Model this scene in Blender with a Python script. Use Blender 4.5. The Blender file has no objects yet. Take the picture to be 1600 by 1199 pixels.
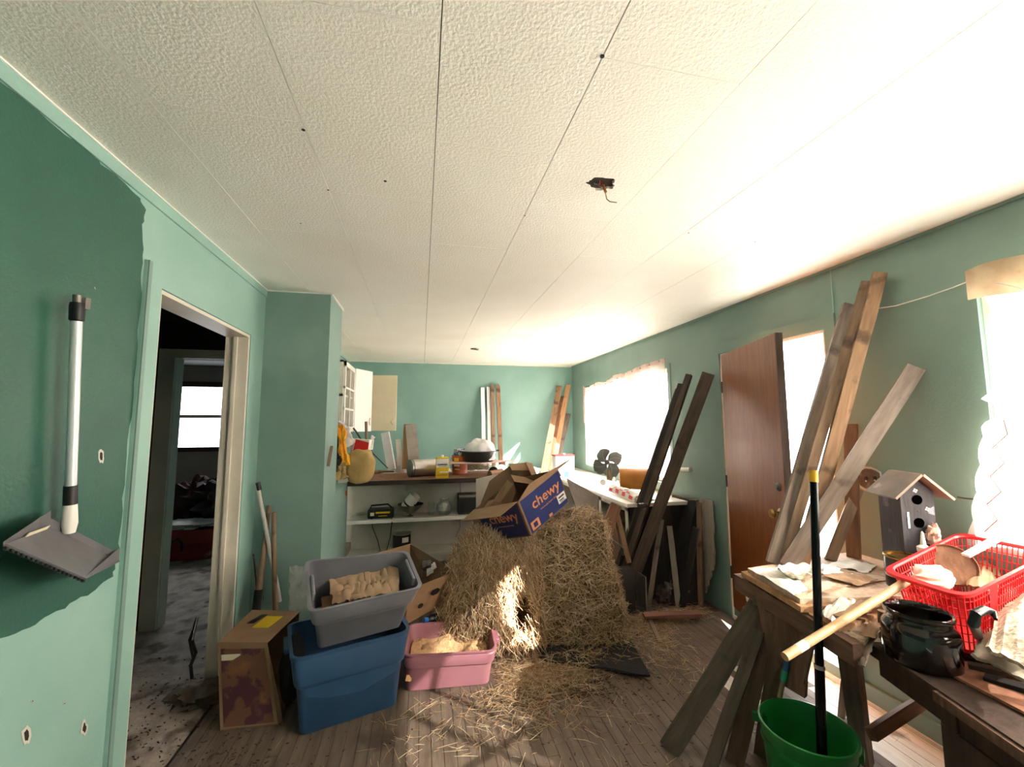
import bpy, math, random
import numpy as np
from mathutils import Vector as V, Matrix, noise
random.seed(7); rng = np.random.default_rng(7)
S = bpy.context.scene
COL = S.collection
PI = math.pi
# ---------------------------------------------------------------- camera
CZ = 1.509
F = 656.2
PITCH, YAW, ROLL = .0956, .2122, -.0028
cp, sp, cy, sy, cr, sr = math.cos(PITCH), math.sin(PITCH), math.cos(YAW), math.sin(YAW), math.cos(ROLL), math.sin(ROLL)
FW = V((sy*cp, cy*cp, sp)); R0 = V((cy, -sy, 0)); U0 = R0.cross(FW)
RT = R0*cr+U0*sr; UP = -R0*sr+U0*cr
CAM = V((0, 0, CZ))
cam = bpy.data.objects.new('camera', bpy.data.cameras.new('camera')); COL.objects.link(cam)
cam.data.sensor_width = 36; cam.data.lens = 36*F/1600; cam.data.clip_start = .02; cam.data.clip_end = 300
cam.matrix_world = Matrix(((RT.x, UP.x, -FW.x, 0), (RT.y, UP.y, -FW.y, 0), (RT.z, UP.z, -FW.z, CZ), (0, 0, 0, 1)))
S.camera = cam
def ray(x, y): return RT*((x-800)/F)-UP*((y-599.5)/F)+FW
def aX(x, y, X): d = ray(x, y); return CAM+d*(X/d.x)
def aY(x, y, Y): d = ray(x, y); return CAM+d*(Y/d.y)
def aZ(x, y, Z): d = ray(x, y); return CAM+d*((Z-CZ)/d.z)
# ---------------------------------------------------------------- world, sun, exposure
S.view_settings.view_transform = 'Standard'; S.view_settings.look = 'None'
S.view_settings.gamma = 1; S.view_settings.use_curve_mapping = False
S.view_settings.exposure = 1.4
try:
    S.cycles.use_denoising = True; S.cycles.denoiser = 'OPENIMAGEDENOISE'
    S.cycles.max_bounces = 10; S.cycles.diffuse_bounces = 7; S.cycles.transparent_max_bounces = 12
    S.cycles.sample_clamp_indirect = 8; S.cycles.caustics_reflective = False; S.cycles.caustics_refractive = False
except Exception: pass
W = bpy.data.worlds.new('sky'); S.world = W; W.use_nodes = True
bg = W.node_tree.nodes['Background']; bg.inputs[0].default_value = (.90, .95, 1, 1); bg.inputs[1].default_value = 4.2
SUND = V((-1, .84, -.82)).normalized()
sun = bpy.data.objects.new('sun', bpy.data.lights.new('sun', 'SUN')); COL.objects.link(sun)
sun.data.energy = 42; sun.data.angle = math.radians(.6); sun.data.color = (1, .93, .82)
sun.rotation_euler = SUND.to_track_quat('-Z', 'Y').to_euler(); sun.location = (6, -2, 5)
def portal(name, y0, y1, z0, z1):
    l = bpy.data.lights.new(name, 'AREA'); l.shape = 'RECTANGLE'; l.size = y1-y0; l.size_y = z1-z0; l.cycles.is_portal = True
    o = bpy.data.objects.new(name, l); COL.objects.link(o); o.location = (2.50, (y0+y1)/2, (z0+z1)/2)
    o.rotation_euler = V((-1, 0, 0)).to_track_quat('-Z', 'Z').to_euler()
# rotation: local Y is up after 'Z' track fallback
W1 = (3.75, 5.80, .92, 2.06); D1 = (2.06, 2.99, .09, 2.075); W2 = (-.70, 1.345, 1.02, 2.12)
portal('portal_a', *W1); portal('portal_b', *D1); portal('portal_c', *W2)
# ---------------------------------------------------------------- materials
def lin(c):
    if isinstance(c, str): c = tuple(int(c[i:i+2], 16)/255 for i in (0, 2, 4))
    return tuple((x/12.92 if x <= .04045 else ((x+.055)/1.055)**2.4) for x in c)+(1,)
MATS = {}
def mat(name, c1, c2=None, scale=6, rough=.6, bump=0, bscale=None, stretch=(1, 1, 1), metal=0, spec=.5, c3=None, s3=3, t3=.6, trans=0, coat=0, detail=4, contrast=(.35, .65)):
    if name in MATS: return MATS[name]
    m = bpy.data.materials.new(name); m.use_nodes = True; nt = m.node_tree; N = nt.nodes; L = nt.links
    b = N['Principled BSDF']; b.inputs['Roughness'].default_value = rough; b.inputs['Metallic'].default_value = metal
    b.inputs['Specular IOR Level'].default_value = spec; b.inputs['Coat Weight'].default_value = coat
    tc = N.new('ShaderNodeTexCoord'); mp = N.new('ShaderNodeMapping'); mp.inputs['Scale'].default_value = stretch
    L.new(tc.outputs['Object'], mp.inputs['Vector'])
    col = None
    if c2:
        n = N.new('ShaderNodeTexNoise'); n.inputs['Scale'].default_value = scale; n.inputs['Detail'].default_value = detail; L.new(mp.outputs[0], n.inputs['Vector'])
        r = N.new('ShaderNodeValToRGB'); r.color_ramp.elements[0].position = contrast[0]; r.color_ramp.elements[1].position = contrast[1]
        r.color_ramp.elements[0].color = lin(c1); r.color_ramp.elements[1].color = lin(c2); L.new(n.outputs['Fac'], r.inputs[0]); col = r.outputs[0]
        if c3:
            n3 = N.new('ShaderNodeTexNoise'); n3.inputs['Scale'].default_value = s3; n3.inputs['Detail'].default_value = 6; L.new(tc.outputs['Object'], n3.inputs['Vector'])
            r3 = N.new('ShaderNodeValToRGB'); r3.color_ramp.elements[0].position = t3; r3.color_ramp.elements[1].position = min(1, t3+.1); L.new(n3.outputs['Fac'], r3.inputs[0])
            mx = N.new('ShaderNodeMix'); mx.data_type = 'RGBA'; L.new(r3.outputs[0], mx.inputs[0]); L.new(col, mx.inputs[6]); mx.inputs[7].default_value = lin(c3); col = mx.outputs[2]
        L.new(col, b.inputs['Base Color'])
    else: b.inputs['Base Color'].default_value = lin(c1)
    if bump:
        n2 = N.new('ShaderNodeTexNoise'); n2.inputs['Scale'].default_value = bscale or scale; n2.inputs['Detail'].default_value = 3; L.new(mp.outputs[0], n2.inputs['Vector'])
        bp = N.new('ShaderNodeBump'); bp.inputs['Strength'].default_value = 1; bp.inputs['Distance'].default_value = bump
        L.new(n2.outputs['Fac'], bp.inputs['Height']); L.new(bp.outputs[0], b.inputs['Normal'])
    if trans:
        out = N['Material Output']; tr = N.new('ShaderNodeBsdfTranslucent')
        if col: L.new(col, tr.inputs[0])
        else: tr.inputs[0].default_value = lin(c1)
        ms = N.new('ShaderNodeMixShader'); ms.inputs[0].default_value = trans; L.new(b.outputs[0], ms.inputs[1]); L.new(tr.outputs[0], ms.inputs[2]); L.new(ms.outputs[0], out.inputs[0])
    MATS[name] = m; return m
def sheer(name, c, tl=.5, tp=.35, c2=None):
    m = mat(name, c, c2, 30, .9); nt = m.node_tree; N = nt.nodes; L = nt.links; out = N['Material Output']; b = N['Principled BSDF']
    tr = N.new('ShaderNodeBsdfTranslucent'); tr.inputs[0].default_value = lin(c); ms = N.new('ShaderNodeMixShader'); ms.inputs[0].default_value = tl
    L.new(b.outputs[0], ms.inputs[1]); L.new(tr.outputs[0], ms.inputs[2])
    t2 = N.new('ShaderNodeBsdfTransparent'); m2 = N.new('ShaderNodeMixShader'); m2.inputs[0].default_value = tp
    L.new(ms.outputs[0], m2.inputs[1]); L.new(t2.outputs[0], m2.inputs[2]); L.new(m2.outputs[0], out.inputs[0]); return m
def glassmat(name, tint='ffffff', mixg=.08):
    m = bpy.data.materials.new(name); m.use_nodes = True; nt = m.node_tree; N = nt.nodes; L = nt.links; out = N['Material Output']; N.remove(N['Principled BSDF'])
    t = N.new('ShaderNodeBsdfTransparent'); t.inputs[0].default_value = lin(tint); g = N.new('ShaderNodeBsdfGlossy'); g.inputs['Roughness'].default_value = .05
    ms = N.new('ShaderNodeMixShader'); ms.inputs[0].default_value = mixg; L.new(t.outputs[0], ms.inputs[1]); L.new(g.outputs[0], ms.inputs[2]); L.new(ms.outputs[0], out.inputs[0]); return m
def wood(name, a, b, c3=None, t3=.62, rough=.75, s3=7, bump=.002):
    return mat(name, a, b, 14, rough, bump, 30, (3, 3, .35), c3=c3, s3=s3, t3=t3, detail=6)
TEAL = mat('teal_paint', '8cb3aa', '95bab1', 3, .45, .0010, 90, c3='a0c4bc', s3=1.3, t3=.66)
TEALD = mat('teal_paint_greyer', '74918a', '7c9991', 2.5, .5, .0010, 90, c3='86a29a', s3=1.1, t3=.6)  # darker, greyer copy of the teal paint
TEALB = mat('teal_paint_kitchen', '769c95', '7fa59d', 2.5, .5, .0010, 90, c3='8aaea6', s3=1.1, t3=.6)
GREEN = mat('dark_green_paint', '28574a', '2e5f50', 3, .5, .0012, 90)
CEILM = mat('ceiling_tile_white', 'f0ede5', 'f4f2ec', 2, .6, .0026, 100, c3='eae6dc', s3=1.0, t3=.62)
CAULK = mat('white_caulk', 'f4f4f0', None, rough=.5)
FLOORW = mat('worn_floorboard', '5f5044', '76675a', 9, .75, .0015, 40, (3, .35, 3), c3='4a3d33', s3=3, t3=.58)
FLOORP = mat('floorboard_worn_paint_door_light', 'cfc8bd', 'e2dcd2', 9, .7, .0015, 40, (3, .35, 3), c3='8b7c6e', s3=6, t3=.60)  # worn white paint whose paleness also stands in for the door's bright light
SUBF = mat('dark_subfloor', '30271f', None, rough=.9)
CARPET = mat('dusty_hall_floor', '9a8c7f', 'c0b3a5', 9, .9, .01, 30, c3='6a5d52', s3=5, t3=.55)
CREAM = mat('cream_paint', 'd8d2c4', 'e2ddd0', 5, .5, .0006, 60, c3='c4bba9', s3=4, t3=.66)
CREAM2 = mat('yellowed_cream_paint', 'ddd4b8', 'e6deC4', 5, .5)
WHITEP = mat('dingy_white_paint', 'c4c1b8', 'd2cfc6', 4, .6, c3='a7a296', s3=5, t3=.62)
WHITE = mat('clean_white_paint', 'e9e8e4', None, rough=.45)
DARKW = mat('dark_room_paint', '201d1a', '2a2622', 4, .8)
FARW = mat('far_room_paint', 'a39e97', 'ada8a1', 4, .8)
DOORB = wood('brown_veneer_door', '7c411c', '8e5028', c3='845028', t3=.66, rough=.4, bump=.0003)
W_GREY = wood('weathered_grey_wood', '6f6259', '8a7d73', '4b4038', .58)
W_DARK = wood('dark_old_wood', '40342d', '574840', '2b2320')
W_BLACK = wood('blackened_wood', '1f1d1b', '2f2b28')
W_TAN = wood('tan_pine_wood', '7c5f47', '99795c', '54402f', .56)
W_RAW = wood('orange_pine_wood', 'a47c56', 'bd946c', '7d5a3c')
W_BROWN = wood('mid_brown_wood', '6d4a33', '855d42', '4a3224')
W_HANDLE = wood('worn_tool_handle_wood', '78614d', '927a64', '4f3e31', .57)
W_PINK = wood('reddish_lath_wood', '7d5548', '94695a', '5a3d33')
W_BENCH = wood('old_bench_wood', '5a4234', '76594a', '3a2b22')
W_TOP = wood('sunbleached_plywood', 'b59c86', 'cdb8a3', '866c58')
KRAFT = mat('kraft_cardboard', '8c6f54', '98795c', 8, .85, c3='7c6048', s3=4, t3=.62)
KRAFTD = mat('kraft_cardboard_inner', '735a44', '7e644c', 8, .9)
KPAPER = mat('brown_paper', 'a08468', 'b09478', 10, .85, .003, 12)
TANP = mat('tan_wrapping_paper', 'a58a52', 'b39862', 10, .8, .003, 14)
STRAW = mat('straw', 'b59a70', None, rough=.55, trans=.12)
_nt = STRAW.node_tree; _a = _nt.nodes.new('ShaderNodeAttribute'); _a.attribute_name = 'tone'; _r = _nt.nodes.new('ShaderNodeValToRGB')
_r.color_ramp.elements[0].color = lin('7a5f44'); _r.color_ramp.elements[1].color = lin('f6e6c8'); _r.color_ramp.elements.new(.45).color = lin('bc9a72'); _r.color_ramp.elements.new(.75).color = lin('dfc4a0')
_nt.links.new(_a.outputs['Fac'], _r.inputs[0]); _nt.links.new(_r.outputs[0], _nt.nodes['Principled BSDF'].inputs['Base Color'])
for _n in _nt.nodes:
    if _n.bl_idname == 'ShaderNodeBsdfTranslucent': _nt.links.new(_r.outputs[0], _n.inputs[0])
STRAWD = mat('straw_core', '4f3b2a', '7a6248', 40, .9, .03, 60)
SAND = mat('tan_litter', 'c99f74', 'dcb389', 40, .95, .01, 60)
GREYP = mat('grey_plastic', '686a72', '72747c', 6, .45)
BLUEP = mat('blue_plastic', '29486a', '305275', 5, .38)
PINKP = mat('pink_plastic', 'a86f7c', 'b27a86', 5, .42)
GREENP = mat('green_plastic', '08672a', '0b7431', 5, .35)
REDP = mat('red_plastic', 'e0252d', 'e8343b', 5, .4, trans=.25)
BLACK = mat('black_plastic', '141416', None, rough=.4)
BLACKM = mat('matte_black', '17181a', '1f2022', 20, .85, .002, 50)
GLAZE = mat('black_ceramic_glaze', '0e0b0a', '1a1210', 8, .12, coat=.6)
STEEL = mat('brushed_steel', 'b8b6b2', 'c9c7c2', 20, .28, metal=1)
DULLM = mat('dull_metal', '77746f', '8a8681', 20, .5, metal=.8)
BRASS = mat('tarnished_brass', '9a7c44', 'ab8c52', 20, .35, metal=1)
NAVY = mat('navy_box_print', '1c2a63', '212f6b', 8, .6)
ORANGEP = mat('orange_lettering', 'd98a5a', None, rough=.7)
RED = mat('red_print', 'c92226', None, rough=.6)
YEL = mat('yellow_print', 'e3bf1c', None, rough=.5)
AMBER = mat('amber_cardboard', 'a5671c', 'b87a2a', 9, .6)
RUST = mat('rust_orange_tin', 'a3441f', 'b8582c', 10, .45, c3='7a3218', s3=6, t3=.6)
BLUEL = mat('blue_print', '2d5f96', None, rough=.6)
WPLAST = mat('white_plastic', 'e6e4de', None, rough=.45)
OPALP = mat('cloudy_plastic', 'cfccc6', 'dbd8d2', 6, .4, trans=.3)
BAGW = mat('white_plastic_bag', 'e8e8ea', 'f2f2f4', 14, .35, .004, 22, trans=.3)
CLOTH = mat('white_cloth', 'dedbd4', 'e9e6e0', 10, .9, .004, 30)
GLASS = glassmat('window_glass'); GLASS2 = glassmat('jar_glass', 'f8faf9', .14)
# ---------------------------------------------------------------- mesh builder
class MB:
    def __init__(s): s.v = []; s.f = []; s.sm = False
    def add(s, vs, fs): n = len(s.v); s.v += [tuple(v) for v in vs]; s.f += [tuple(i+n for i in f) for f in fs]; return s
    def hexa(s, c):  # 8 corners: bottom 4 ccw, top 4 ccw
        return s.add(c, [(3, 2, 1, 0), (4, 5, 6, 7), (0, 1, 5, 4), (1, 2, 6, 5), (2, 3, 7, 6), (3, 0, 4, 7)])
    def box(s, a, b):
        x0, y0, z0 = (min(a[i], b[i]) for i in range(3)); x1, y1, z1 = (max(a[i], b[i]) for i in range(3))
        return s.hexa([(x0, y0, z0), (x1, y0, z0), (x1, y1, z0), (x0, y1, z0), (x0, y0, z1), (x1, y0, z1), (x1, y1, z1), (x0, y1, z1)])
    def obox(s, c, ax, ay, az):  # centre and full axis vectors
        c = V(c); ax, ay, az = V(ax)/2, V(ay)/2, V(az)/2
        return s.hexa([c-ax-ay-az, c+ax-ay-az, c+ax+ay-az, c-ax+ay-az, c-ax-ay+az, c+ax-ay+az, c+ax+ay+az, c-ax+ay+az])
    def slab(s, pts, vec):  # polygon extruded by vec
        vec = V(vec); n = len(pts); a = [V(p) for p in pts]; b = [p+vec for p in a]
        return s.add(a+b, [tuple(range(n))[::-1], tuple(range(n, 2*n))]+[(i, (i+1) % n, n+(i+1) % n, n+i) for i in range(n)])
    def tube(s, pts, r, n=8, caps=True):
        pts = [V(p) for p in pts]; rr = r if isinstance(r, (list, tuple)) else [r]*len(pts); rings = []; prev = None
        for i, p in enumerate(pts):
            t = (pts[min(i+1, len(pts)-1)]-pts[max(i-1, 0)]).normalized()
            if prev is None: a = t.orthogonal().normalized()
            else: a = (prev-t*prev.dot(t)); a = a.normalized() if a.length > 1e-6 else t.orthogonal().normalized()
            prev = a; b = t.cross(a)
            rings.append([p+(a*math.cos(2*PI*k/n)+b*math.sin(2*PI*k/n))*rr[i] for k in range(n)])
        return s.loops(rings, caps, caps)
    def loops(s, rings, c0=True, c1=True, closed=False):
        n = len(rings[0]); vs = [v for r in rings for v in r]; fs = []
        m = len(rings)
        for i in range(m if closed else m-1):
            j = (i+1) % m
            for k in range(n): fs.append((i*n+k, i*n+(k+1) % n, j*n+(k+1) % n, j*n+k))
        if c0 and not closed: fs.append(tuple(range(n))[::-1])
        if c1 and not closed: fs.append(tuple(range((m-1)*n, m*n)))
        return s.add(vs, fs)
    def lathe(s, prof, c=(0, 0, 0), ax=(0, 0, 1), n=28, sx=1):
        ax = V(ax).normalized(); a = ax.orthogonal().normalized() if abs(ax.z) < .99 else V((1, 0, 0)); b = ax.cross(a); c = V(c)
        return s.loops([[c+ax*z+(a*math.cos(2*PI*k/n)*sx+b*math.sin(2*PI*k/n))*max(r, 1e-4) for k in range(n)] for r, z in prof])
    def grid(s, fn, nu, nv, th=0):
        P = [[V(fn(i/nu, j/nv)) for j in range(nv+1)] for i in range(nu+1)]
        vs = [p for r in P for p in r]; w = nv+1
        fs = [(i*w+j, (i+1)*w+j, (i+1)*w+j+1, i*w+j+1) for i in range(nu) for j in range(nv)]
        if not th: return s.add(vs, fs)
        def nrm(i, j):
            a = P[min(i+1, nu)][j]-P[max(i-1, 0)][j]; b = P[i][min(j+1, nv)]-P[i][max(j-1, 0)]; n = a.cross(b); return n.normalized() if n.length > 1e-9 else V((0, 0, 1))
        m = len(vs); vs2 = [P[i][j]-nrm(i, j)*th for i in range(nu+1) for j in range(nv+1)]
        fs += [tuple(m+k for k in f[::-1]) for f in fs]
        ring = [(i, 0) for i in range(nu)]+[(nu, j) for j in range(nv)]+[(i, nv) for i in range(nu, 0, -1)]+[(0, j) for j in range(nv, 0, -1)]
        idx = [i*w+j for i, j in ring]
        for k in range(len(idx)): a, b = idx[k], idx[(k+1) % len(idx)]; fs.append((b, a, m+a, m+b))
        return s.add(vs+vs2, fs)
    def build(s, name, m, parent=None, org=None, smooth=False, bevel=0, label=None, mats=None, kind=None):
        o0 = V(org) if org is not None else (V(parent.matrix_world.translation) if parent is not None and parent.type == 'EMPTY' else (V(parent['org']) if parent is not None and 'org' in parent else V((0, 0, 0))))
        me = bpy.data.meshes.new(name); me.from_pydata([tuple(V(v)-o0) for v in s.v], [], s.f); me.update()
        o = bpy.data.objects.new(name, me); COL.objects.link(o)
        me.materials.append(m)
        for x in (mats or []): me.materials.append(x)
        if parent is not None:
            o.parent = parent; o['org'] = tuple(o0)
            if parent.type != 'EMPTY': o.location = (0, 0, 0)
        else: o.location = o0; o['org'] = tuple(o0)
        if smooth:
            me.shade_smooth() if hasattr(me, 'shade_smooth') else None
            mod = o.modifiers.new('edges', 'EDGE_SPLIT'); mod.split_angle = math.radians(38)
        if bevel:
            md = o.modifiers.new('soft', 'BEVEL'); md.width = bevel; md.segments = 2; md.limit_method = 'ANGLE'
        if label: o['label'] = label
        if kind: o['kind'] = kind
        return o
def tag(o, label, cat, group=None):
    o['label'] = label; o['category'] = cat
    if group: o['group'] = group
    return o
def thing(name, label, cat, loc=(0, 0, 0), group=None):
    o = bpy.data.objects.new(name, None); COL.objects.link(o); o.location = loc; o.empty_display_size = .05
    o.matrix_world = Matrix.Translation(V(loc)); return tag(o, label, cat, group)
def struct(o): o['kind'] = 'structure'; return o
def plank(name, p0, p1, w, t, face=None, m=None, parent=None, label=None, cat=None, group=None, wob=.002, end=None, pt=0):
    """board with its length along local Z, p0 foot, p1 head, wide face turned towards `face`"""
    p0, p1 = V(p0), V(p1); L = (p1-p0).length; z = (p1-p0)/L
    face = V(face) if face is not None else (CAM-p0)
    y = (face-z*face.dot(z)).normalized(); x = y.cross(z)
    n = max(3, int(L/.12)); vs = []; ph = random.random()*50
    cs = [(-1, -1), (-.86, -1), (.86, -1), (1, -1), (1, .0), (1, 1), (.86, 1), (-.86, 1), (-1, 1), (-1, 0)]
    rings = []
    for i in range(n+1):
        u = i/n; zz = u*L; dx = wob*noise.noise(V((zz*3, ph, 0)))*2; dy = wob*noise.noise(V((zz*3, ph, 9)))*2
        tw = 1-(.02*(i in (0, n)))
        if pt and i == n: tw *= .25
        if pt and i == n-1: zz = L-pt
        rings.append([V((a*w/2*tw+dx, b*t/2*tw+dy, zz+(0 if 0 < i < n else noise.noise(V((a*2, b*2, ph+i)))*min(.006, w*.15)))) for a, b in cs])
    mb = MB(); mb.loops(rings)
    o = mb.build(name, m or W_GREY, None, (0, 0, 0))
    M = Matrix(((x.x, y.x, z.x, p0.x), (x.y, y.y, z.y, p0.y), (x.z, y.z, z.z, p0.z), (0, 0, 0, 1)))
    if parent is not None:
        o.parent = parent; o.matrix_world = M
        pm = Matrix.Translation(parent.location) if parent.type == 'EMPTY' else Matrix.Identity(4)
        o.matrix_basis = pm.inverted() @ M
    else: o.matrix_world = M
    if cat: tag(o, label, cat, group)
    elif label: o['label'] = label
    return o
def text(s, size, mtx, m, parent, name='lettering', ext=.0006, off=0, space=1):
    cu = bpy.data.curves.new(name, 'FONT'); cu.body = s; cu.size = size; cu.extrude = ext; cu.offset = off; cu.space_character = space; cu.align_x = 'CENTER'; cu.align_y = 'CENTER'
    cu.materials.append(m); o = bpy.data.objects.new(name, cu); COL.objects.link(o); o.parent = parent
    me = bpy.data.meshes.new_from_object(o); bpy.data.objects.remove(o); o = bpy.data.objects.new(name, me); COL.objects.link(o); o.parent = parent
    base = Matrix.Translation(parent.matrix_world.translation) if parent.type == 'EMPTY' else Matrix.Translation(V(parent['org']))
    o.matrix_basis = base.inverted() @ mtx; return o
def frame(o, x, y):
    x = V(x).normalized(); z = x.cross(V(y)).normalized(); y = z.cross(x); return Matrix(((x.x, y.x, z.x, o[0]), (x.y, y.y, z.y, o[1]), (x.z, y.z, z.z, o[2]), (0, 0, 0, 1)))
# ---------------------------------------------------------------- room shell
XL, XR, YB, H = -1.072, 2.40, 6.48, 2.44
YF = -1.9
fl = struct(MB().box((XL-.02, YF, -.06), (XR+.14, YB, -.012)).build('floor', SUBF))
k = 0
bw = .0572
x = XL
while x < XR+.1:
    y = YF if k % 2 else YF
    cuts = [YF]
    yy = YF+random.uniform(.5, 2.2)
    while yy < YB-.4: cuts.append(yy); yy += random.uniform(1.6, 2.8)
    cuts.append(YB)
    for a, b in zip(cuts[:-1], cuts[1:]):
        if b < .9: continue
        dz = random.uniform(-.0012, .0006)
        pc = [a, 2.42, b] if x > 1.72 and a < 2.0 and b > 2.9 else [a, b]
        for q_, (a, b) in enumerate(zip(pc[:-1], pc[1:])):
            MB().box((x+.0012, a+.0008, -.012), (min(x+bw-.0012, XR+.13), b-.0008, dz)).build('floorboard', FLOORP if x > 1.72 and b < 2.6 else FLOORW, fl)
    x += bw; k += 1
# ceiling: 16 x 32 inch tiles in running bond, small gaps; one tile is cut open for the missing lamp
ce = struct(MB().box((XL-.1, YF, H+.012), (XR+.1, YB+.1, H+.06)).build('ceiling', SUBF))
TW = .4064
HOLE = aZ(938, 288, H)
for r in range(-3, 7):
    x0 = .03+TW*r; x1 = x0+TW
    if x1 < XL or x0 > XR: continue
    off = .917+(.0 if r % 2 == 1 else .41)
    kk = -5
    while True:
        y0 = off+.806*kk; y1 = y0+.806; kk += 1
        if y0 > YB: break
        if y1 < YF: continue
        a = (max(x0, XL)+.0012, max(y0, YF)+.0008); b = (min(x1, XR+.02)-.0014, min(y1, YB)-.0008)
        dz = random.uniform(0, .0012)
        m = MB()
        if a[0] < HOLE.x < b[0] and a[1] < HOLE.y < b[1]:
            hx, hy = HOLE.x, HOLE.y
            inner = []
            shape = [(-.062, .012), (-.04, -.03), (-.01, -.034), (.03, -.03), (.05, -.01), (.058, .02), (.03, .05), (0, .056), (-.03, .05)]
            for q in range(36):
                th = 2*PI*q/36; rad = .052+.006*math.sin(5*th)+random.uniform(-.004, .004)
                inner.append((hx+rad*1.1*math.cos(th), hy+rad*.85*math.sin(th)))
            outer = []
            for q in range(36):
                th = 2*PI*q/36; c, s_ = math.cos(th), math.sin(th)
                tx = ((b[0]-hx) if c > 0 else (hx-a[0]))/max(abs(c), 1e-6); ty = ((b[1]-hy) if s_ > 0 else (hy-a[1]))/max(abs(s_), 1e-6); t = min(tx, ty)
                outer.append((hx+c*t, hy+s_*t))
            for cx_, cy_ in ((a[0], a[1]), (b[0], a[1]), (b[0], b[1]), (a[0], b[1])):
                q = min(range(36), key=lambda i: (outer[i][0]-cx_)**2+(outer[i][1]-cy_)**2); outer[q] = (cx_, cy_)
            m.loops([[(p[0], p[1], H+.012) for p in outer], [(p[0], p[1], H+dz) for p in outer], [(p[0], p[1], H+dz) for p in inner], [(p[0], p[1], H+.012) for p in inner]], False, False)
        else: m.box((a[0], a[1], H+dz), (b[0], b[1], H+.012))
        m.build('ceiling_tile', CEILM, ce)
def wall(name, plane, c, u0, u1, z0, z1, th, holes, m, extra=None):
    """plane 'X' (u=Y) or 'Y' (u=X); solid wall pieces around rectangular holes"""
    mb = MB(); us = sorted({u0, u1, *[h[0] for h in holes], *[h[1] for h in holes]}); zs = sorted({z0, z1, *[h[2] for h in holes], *[h[3] for h in holes]})
    for a, b in zip(us[:-1], us[1:]):
        runs = []
        for lo, hi in zip(zs[:-1], zs[1:]):
            if any(h[0] <= a and b <= h[1] and h[2] <= lo and hi <= h[3] for h in holes): continue
            if runs and abs(runs[-1][1]-lo) < 1e-6: runs[-1][1] = hi
            else: runs.append([lo, hi])
        for lo, hi in runs:
            if plane == 'X': mb.box((c, a, lo), (c+th, b, hi))
            else: mb.box((a, c, lo), (b, c+th, hi))
    return struct(mb.build(name, m))
DL = (1.965, 2.905, 0, 2.07)
wl = wall('wall_left', 'X', XL, YF, YB, 0, H+.02, -.12, [DL], TEAL)
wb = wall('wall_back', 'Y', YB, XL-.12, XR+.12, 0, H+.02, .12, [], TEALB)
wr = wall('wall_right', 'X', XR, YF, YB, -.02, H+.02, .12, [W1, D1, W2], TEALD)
wf = wall('wall_front', 'Y', YF, XL-.12, XR+.12, 0, H+.02, -.12, [], TEAL)
wp = struct(MB().box((XL, 3.15, 0), (-.65, 3.58, H+.01)).build('wall_partition', TEALD))
wh = struct(MB().box((XL, 3.58, 0), (-.65, 4.16, .975)).build('wall_half', TEALD))
# dark green painted area on the left wall
pp = [(-60, 85), (0, 127), (50, 165), (100, 210), (135, 232), (152, 245), (156, 256), (180, 272), (205, 297), (219, 310), (228, 328), (224, 352), (222, 400), (221, 440), (217, 520), (210, 600), (201, 690), (192, 780), (186, 850), (183, 878), (175, 900), (150, 922), (120, 938), (80, 962), (45, 980), (0, 998), (-60, 1030)]
pts = []
for i, (a, b) in enumerate(zip(pp[:-1], pp[1:])):
    for t in (0, .25, .5, .75):
        j = random.uniform(-2.2, 2.2) if i < len(pp)-2 else 0
        pts.append(aX(a[0]+(b[0]-a[0])*t+j, a[1]+(b[1]-a[1])*t+j*.6, XL+.0015))
pts.append(aX(*pp[-1], XL+.0015))
pts = [V((XL+.0002, p.y, p.z)) for p in pts]
pts = [V((XL+.0002, YF+.01, .2)), V((XL+.0002, YF+.01, H-.06))]+[p for p in pts if p.y > .2]
MB().slab(pts, (.0014, 0, 0)).build('paint_patch', GREEN, wl, label='dark green painted area')
# chips in the plaster
for (x, y, s) in ((157, 713, .028), (40, 1150, .03), (131, 1138, .028), (382, 738, .022), (100, 1100, .006), (50, 1096, .005), (148, 450, .004), (405, 452, .007)):
    p = aX(x, y, XL+.001); q = [V((XL+.0005, p.y+s*(.35+.3*random.random())*math.cos(t)-.25*s*math.sin(t), p.z+s*(.6+.5*random.random())*math.sin(t))) for t in [2*PI*k/11 for k in range(11)]]
    MB().slab(q, (.0022, 0, 0)).build('plaster_chip', WHITEP, wl)
    q2 = [V((XL+.0026, p.y+(v.y-p.y)*.5, p.z+(v.z-p.z)*.6)) for v in q]
    MB().slab(q2, (.0006, 0, 0)).build('plaster_hole', SUBF, wl)
# crown bead and caulk line
def trim(name, i, a, b, m, parent=None): return struct(MB().box(a, b).build('%s_%d' % (name, i), m))
trim('trim', 1, (XL, YF, H-.05), (XL+.008, 3.15, H-.004), TEAL)
trim('trim', 2, (XL, YF, H-.004), (XL+.014, 3.15, H+.001), CAULK)
trim('trim', 3, (XL, 3.139, H-.005), (-.638, 3.15, H+.001), CAULK)
trim('trim', 4, (-.65, 3.138, H-.005), (-.638, 3.60, H+.001), CAULK)
trim('trim', 5, (XL, YB-.012, H-.012), (XR, YB, H+.001), CREAM)
trim('trim', 6, (XL, 3.58, H-.02), (XL+.012, YB, H+.001), TEAL)
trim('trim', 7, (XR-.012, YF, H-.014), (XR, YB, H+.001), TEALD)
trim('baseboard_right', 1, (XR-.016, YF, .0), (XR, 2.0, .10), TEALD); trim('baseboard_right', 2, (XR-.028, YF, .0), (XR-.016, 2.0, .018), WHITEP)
trim('baseboard_left', 1, (XL, YF, 0), (XL+.012, 1.84, .09), TEAL)
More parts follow.
